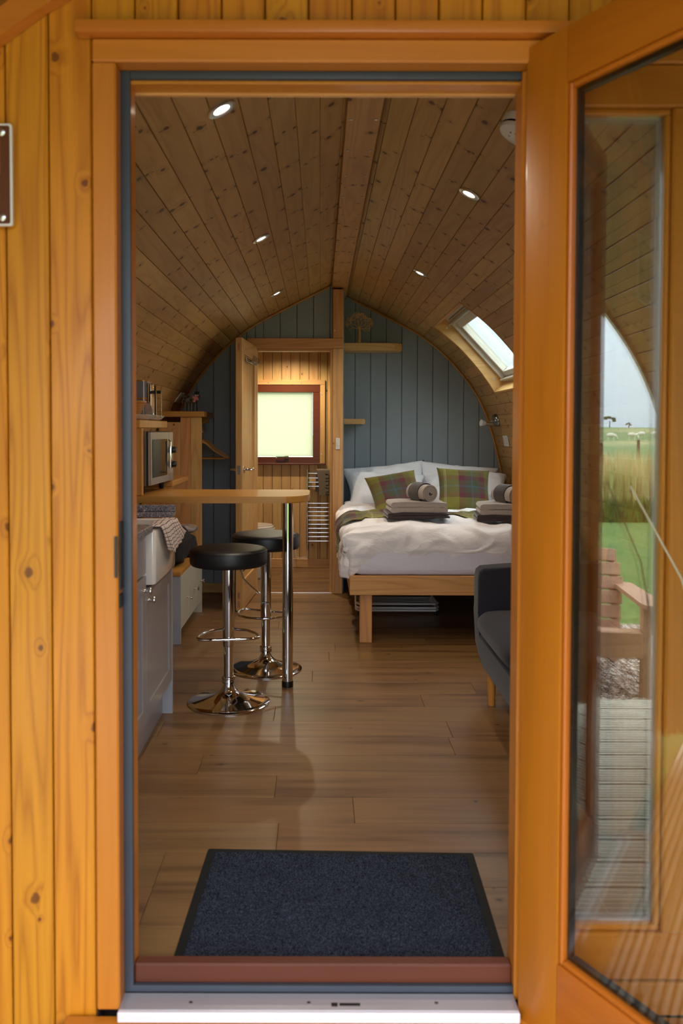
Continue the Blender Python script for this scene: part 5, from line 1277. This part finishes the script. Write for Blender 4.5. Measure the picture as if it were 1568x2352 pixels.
# ================================================================== DOOR MAT
mw = Matrix.Translation((.055, 2.165, 0)) @ Matrix.Rotation(math.radians(-1.6), 4, 'Z')
t = bpy.data.objects.new('door_mat', None); link(t, None, mw); tag(t, 'dark blue-grey doormat with black rubber edge inside the threshold', 'doormat')
bm = a_prism(BM(), rrect(-.398, .398, -.285, .285, .008, 3), 'Z', .0002, .0030); bmesh.ops.bevel(bm, geom=[e for e in bm.edges if e.verts[0].co.z > .002 and e.verts[1].co.z > .002], offset=.002, segments=1, affect='EDGES'); put('rubber_edge', bm, M['rubber'], t, mw=mw)
bm = BM(); NX, NY = 150, 108; rc = random.Random(2)
V = [[bm.verts.new((-.374+.748*i/NX+rc.uniform(-.0015, .0015), -.272+.536*j/NY+rc.uniform(-.0015, .0015), .0032+(0 if i in (0, NX) or j in (0, NY) else rc.uniform(.002, .0062)))) for j in range(NY+1)] for i in range(NX+1)]
for i in range(NX):
    for j in range(NY): bm.faces.new((V[i][j], V[i+1][j], V[i+1][j+1], V[i][j+1]))
put('carpet_pile', bm, M['carpet'], t, mw=mw, smooth=3, kind='stuff')

# ================================================================== PLAQUE ON THE FACADE
t = thing('wall_plaque', 'brown framed plaque with metal screws, cut off by the left edge', 'plaque', (-.78, 1.795, 1.80))
pz0, pz1, px0, px1 = 1.702, 1.918, -.905, -.6585; py = 1.782
box('standoff', px0+.02, px0+.035, py+.0085, FY-.0155, pz1-.035, pz1-.02, M['steel'], t)
for x in (px0+.022, px1-.022):
    for z in (pz0+.018, pz1-.018):
        if not (x < -.8 and z > 1.8): put('standoff', cyl(BM(), (x, py+.0083, z), .007, .0150, 'Y', 12), M['nickel'], t)
put('clear_cover', a_prism(BM(), rrect(px0, px1, pz0, pz1, .006, 3), 'Y', py, py+.008), M['whitepl'], t)
put('board', a_prism(BM(), rrect(px0+.0045, px1-.0045, pz0+.0045, pz1-.0045, .004, 3), 'Y', py-.0012, py-.0001), M['plaque'], t)
put('tan_field', a_prism(BM(), rrect(px0+.028, px1-.026, 1.808, pz1-.024, .004, 3), 'Y', py-.0018, py-.0013), M['plaquecream'], t)
put('black_band', a_prism(BM(), rrect(px0+.028, px1-.026, 1.780, 1.8075, .001, 2), 'Y', py-.0018, py-.0013), M['plaqueblack'], t)
for k in range(4): put('tan_stripe', a_prism(BM(), rrect(px0+.04+.01*k, px1-.027-(.003 if k in (0, 3) else 0), 1.7715-.0125*k, 1.7795-.0125*k, .003, 3), 'Y', py-.0018, py-.0013), M['plaquecream'], t)
for x in (px0+.022, px1-.022):
    for z in (pz0+.018, pz1-.018):
        s_ = put('screw', a_lathe(BM(), [(0, -.0035), (.005, -.003), (.0085, -.0012), (.009, 0), (0, 0)], 18, Matrix.Translation((x, py-.0013, z)) @ Matrix.Rotation(PI/2, 4, 'X').inverted()), M['steel'], t, smooth=1)

# ================================================================== OUTSIDE (seen mirrored in the glass)
GZ = -.20
tag(put('ground_lawn', a_box(BM(), -9, 16, -10.2, 14, -.34, GZ-.012), M['lawn']), kind='structure')
deck = thing('floor_deck', None, None, (0, .5, -.14)); tag(deck, kind='structure')
for k in range(17):
    y1 = 1.765-k*.147
    if y1-.142 < -.72: break
    box('deck_board', -1.9, 2.25, y1-.142, y1, -.155, -.125, M['deck'], deck, .002)
tag(box('ground_gravel', -2.6, 4.2, -2.55, -.70, -.25, GZ, M['gravel']), kind='structure')
# gravel chips standing proud on the path, one object of uncountable chips
bm = BM(); rg = random.Random(4)
for i in range(9000):
    x, y = rg.uniform(.9, 2.6), rg.uniform(-2.5, -.72); r = rg.uniform(.006, .014); z = GZ+r*.3
    p = [Vector((rg.uniform(-1, 1), rg.uniform(-1, 1), rg.uniform(-.6, 1)))*r+Vector((x, y, z)) for _ in range(4)]
    v = [bm.verts.new(q) for q in p]
    for f in ((0, 1, 2), (0, 2, 3), (0, 3, 1), (1, 3, 2)): bm.faces.new([v[j] for j in f])
tag(put('gravel_chips', bm, M['gravel'], center=False), 'loose brown gravel chips mirrored in the side glass', 'gravel', kind='stuff')
tag(box('paving_slab', 1.35, 2.0, -1.95, -1.62, GZ+.0002, GZ+.03, M['tarmacslab'], bev=.004), 'pale concrete slab on the gravel beneath the garden chair', 'paving slab')
# pasture rising to a ridge
bm = BM(); nx, ny = 40, 60; gv = []
def fz(x, y):
    d = -y
    return GZ+.0 if d < 14 else GZ+(d-14)*.0038+.25*noise.noise(Vector((x*.02, y*.02, 0)))*min(1, (d-14)/30)+1.2*max(0, min(1, (d-90)/110))
for i in range(nx+1): gv.append([bm.verts.new((-60+240*i/nx, -10.2-(230-10)*(j/ny)**2, fz(-60+240*i/nx, -10.2-220*(j/ny)**2))) for j in range(ny+1)])
for i in range(nx):
    for j in range(ny): bm.faces.new((gv[i][j], gv[i+1][j], gv[i+1][j+1], gv[i][j+1]))
tag(put('ground_field', bm, M['field'], smooth=3, center=False), kind='structure')
tag(put('ground_meadow', a_box(BM(), -70, 90, 14, 200, -.5, GZ-.02), M['field']), kind='structure')
# belt of tall dry grass with green growth at its foot
def blades(x0, x1, y0, y1, n, h0, h1, wd, seed, lean=.2):
    bm = BM(); r = random.Random(seed)
    for i in range(n):
        x, y = r.uniform(x0, x1), r.uniform(y0, y1); h = r.uniform(h0, h1); a = r.uniform(0, PI); dx, dy = math.cos(a)*wd, math.sin(a)*wd; lx, ly = r.uniform(-lean, lean)*h, r.uniform(-lean, lean)*h
        b = GZ-.02
        q = [bm.verts.new((x-dx, y-dy, b)), bm.verts.new((x+dx, y+dy, b)), bm.verts.new((x+dx*.8+lx*.4, y+dy*.8+ly*.4, b+h*.6)), bm.verts.new((x-dx*.8+lx*.4, y-dy*.8+ly*.4, b+h*.6)), bm.verts.new((x+lx, y+ly, b+h))]
        bm.faces.new(q[:4]); bm.faces.new((q[3], q[2], q[4]))
    return bm
tag(put('tall_grass', blades(1.5, 12, -12.8, -10.5, 9000, .55, 1.2, .012, 1, .12), M['reed'], center=False), 'belt of tall dry grass mirrored beyond the lawn', 'grass', kind='stuff')
tag(put('low_growth', blades(1.5, 12, -10.1, -9.5, 7000, .15, .42, .022, 2, .4), M['hedge'], center=False), 'low dark green growth at the edge of the mirrored lawn', 'grass', kind='stuff')
# fence posts
for i, (x, y) in enumerate(((6.4, -15.2), (11.6, -26.5), (8.2, -20.5))):
    z = fz(x, y); tag(put('fence_post', a_lathe(BM(), [(0, z-.1), (.06, z-.1), (.055, z+1.05), (0, z+1.08)], 10, Matrix.Translation((x, y, 0))), M['post'], smooth=1), ('nearest wooden fence post beyond the tall grass', 'farthest wooden fence post in the pasture', 'middle wooden fence post in the pasture')[i], 'fence post', 'pasture fence posts')
# sheep
def sheep():
    t = thing('sheep', 'grazing white sheep, the leftmost in the mirrored field', 'sheep', (0, 0, 0), 'grazing sheep in the field')
    bm = BM(); r = bmesh.ops.create_icosphere(bm, subdivisions=3, radius=1)
    for v in r['verts']:
        p = v.co.copy(); v.co = Vector((p.x*.52, p.y*.24, .62+p.z*.25-(.05 if p.x > .5 else 0)))+p*.03*noise.noise(p*6)
    put('fleece', bm, M['sheepwool'], t, smooth=3)
    bm = BM(); a_tube(bm, [(.44, 0, .66), (.60, 0, .50), (.70, 0, .28), (.74, 0, .12)], .1, 10, radii=[.13, .10, .085, .05]); put('head', bm, M['cream'], t, smooth=1)
    for x, y in ((-.34, .12), (-.34, -.12), (.30, .11), (.30, -.11)): put('leg', a_tube(BM(), [(x, y, .45), (x+(.03 if x < 0 else -.01), y, .24), (x, y, 0)], .03, 8, radii=[.055, .032, .03]), M['cream'], t, smooth=1)
    for y in (-.09, .09): put('ear', a_tube(BM(), [(.60, y*.6, .50), (.58, y*1.7, .50)], .02, 6, radii=[.03, .012]), M['cream'], t, smooth=1)
    return t
sh = sheep()
pos = [(25.6, -74, .3, None), (33.6, -92, .1, 'grazing white sheep, second from the left beside the post'), (36.8, -94, .25, 'grazing white sheep, third from the left'), (40.2, -100, 3.4, 'grazing white sheep, the one facing left of the pair'), (41.5, -99, .1, 'grazing white sheep at the right end of the group')]
for i, (x, y, rz, lb) in enumerate(pos[1:]):
    c = copy_tree(sh, Matrix.Identity(4)); c['label'] = lb; c.matrix_basis = Matrix.Translation((x, y, fz(x, y))) @ Matrix.Rotation(rz, 4, 'Z')
sh.matrix_basis = Matrix.Translation((pos[0][0], pos[0][1], fz(pos[0][0], pos[0][1]))) @ Matrix.Rotation(pos[0][2], 4, 'Z')
# ridge trees
rr_ = random.Random(9)
LBT = ['leftmost low bush on the mirrored skyline', 'second low bush from the left on the mirrored skyline', 'low bush just left of the tall skyline tree', 'lone taller tree on the mirrored skyline', 'low bush just right of the tall skyline tree', 'middle low bush right of the tall skyline tree', 'third low bush from the right on the skyline', 'second low bush from the right on the skyline', 'rightmost low bush on the mirrored skyline']
for i in range(9):
    x, y = 56+i*5.2+rr_.uniform(-2, 2), -196+rr_.uniform(-6, 6); z = fz(x, y)-.2; hgt = (3.8 if i == 3 else rr_.uniform(.9, 1.7)); t = thing('ridge_tree', LBT[i], 'tree', (x, y, z), None if i == 3 else 'bushes along the skyline')
    put('trunk', a_tube(BM(), [(x, y, z), (x+.1, y, z+hgt*.5)], .12, 6), M['post'], t, smooth=1)
    bm = BM()
    for q in range(7): blob(bm, (x+rr_.uniform(-.32, .32)*hgt, y, z+hgt*rr_.uniform(.5, .85)), (hgt*.11, hgt*.12, hgt*.09), 2, .2, 2.3, i+q)
    bm.normal_update(); put('crown', bm, M['treefol'], t, smooth=3)

# garden chair (fan-sided lounge chair of wooden slats), facing the pod
chm = Matrix.Translation((1.56, -1.13, GZ)) @ Matrix.Rotation(math.radians(10), 4, 'Z')
t = bpy.data.objects.new('garden_chair', None); link(t, None, chm); tag(t, 'slatted wooden garden armchair mirrored in the side glass', 'garden chair')
def cb(name, a, mw2=None, bev=.004): return put(name, a_box(BM(), *a, bev), M['chairwood'], t, mw=chm @ (mw2 or Matrix.Identity(4)))
for s_ in (-1, 1):
    x = s_*.27; cb('leg', (x-.022, x+.022, .21, .30, 0, .50))
    put('leg', a_prism(BM(), [(.28, .35), (.28, .27), (-.46, 0), (-.56, 0), (-.52, .06)], 'X', x-s_*.045-.013, x-s_*.045+.013), M['chairwood'], t, mw=chm)
    put('arm', a_prism(BM(), [(s_*.20, -.36), (s_*.24, .28), (s_*.26, .34), (s_*.34, .34), (s_*.37, .28), (s_*.31, -.36)], 'Z', .5005, .524), M['chairwood'], t, mw=chm)
    put('arm_bracket', a_prism(BM(), [(s_*.292, .50), (s_*.36, .50), (s_*.345, .45), (s_*.292, .33)], 'Y', .235, .262), M['chairwood'], t, mw=chm)
bk = Matrix.Translation((0, -.22, .30)) @ Matrix.Rotation(math.radians(22), 4, 'X')
for k in range(6):
    z = -.06+k*.088; w_ = .25-.010*abs(k-3)-(.02 if k == 5 else 0); cb('back_slat', (-w_, w_, -.010, .010, z, z+.080), bk)
for s_ in (-1, 1): cb('back_rail', (s_*.20-.025, s_*.20+.025, -.032, -.011, -.08, .46), bk)
for k in range(6):
    y = .30-k*.088; z = .345-(.30-y)*.30; cb('seat_slat', (-.245, .245, y-.078, y, z+.006, z+.026), None)
cb('apron', (-.245, .245, .302, .322, .23, .37))
# second, dark thing: fire bowl on legs behind the chair
t = thing('fire_bowl', 'dark metal bowl on legs mirrored beyond the garden chair', 'fire bowl', (2.45, -4.4, GZ))
put('bowl', a_lathe(BM(), [(0, GZ+.80), (.15, GZ+.81), (.27, GZ+.87), (.31, GZ+.93), (.325, GZ+.935), (.30, GZ+.90), (.17, GZ+.835), (0, GZ+.825)], 32, Matrix.Translation((2.15, -4.4, 0))), M['nickel'], t, smooth=1)
for a in (0, 2.1, 4.2): put('leg', a_tube(BM(), [(2.15+.12*math.cos(a), -4.4+.12*math.sin(a), GZ+.81), (2.15+.24*math.cos(a), -4.4+.24*math.sin(a), GZ)], .012, 8), M['black'], t, smooth=1)
# thin stay cord seen through the glass
tag(put('stay_cord', a_tube(BM(), [(.66, 1.758, 1.15), (.755, 1.72, .96), (.84, 1.66, .62)], .0022, 6), M['rope'], smooth=1), 'thin pale cord hanging in front of the sidelight frame', 'cord')
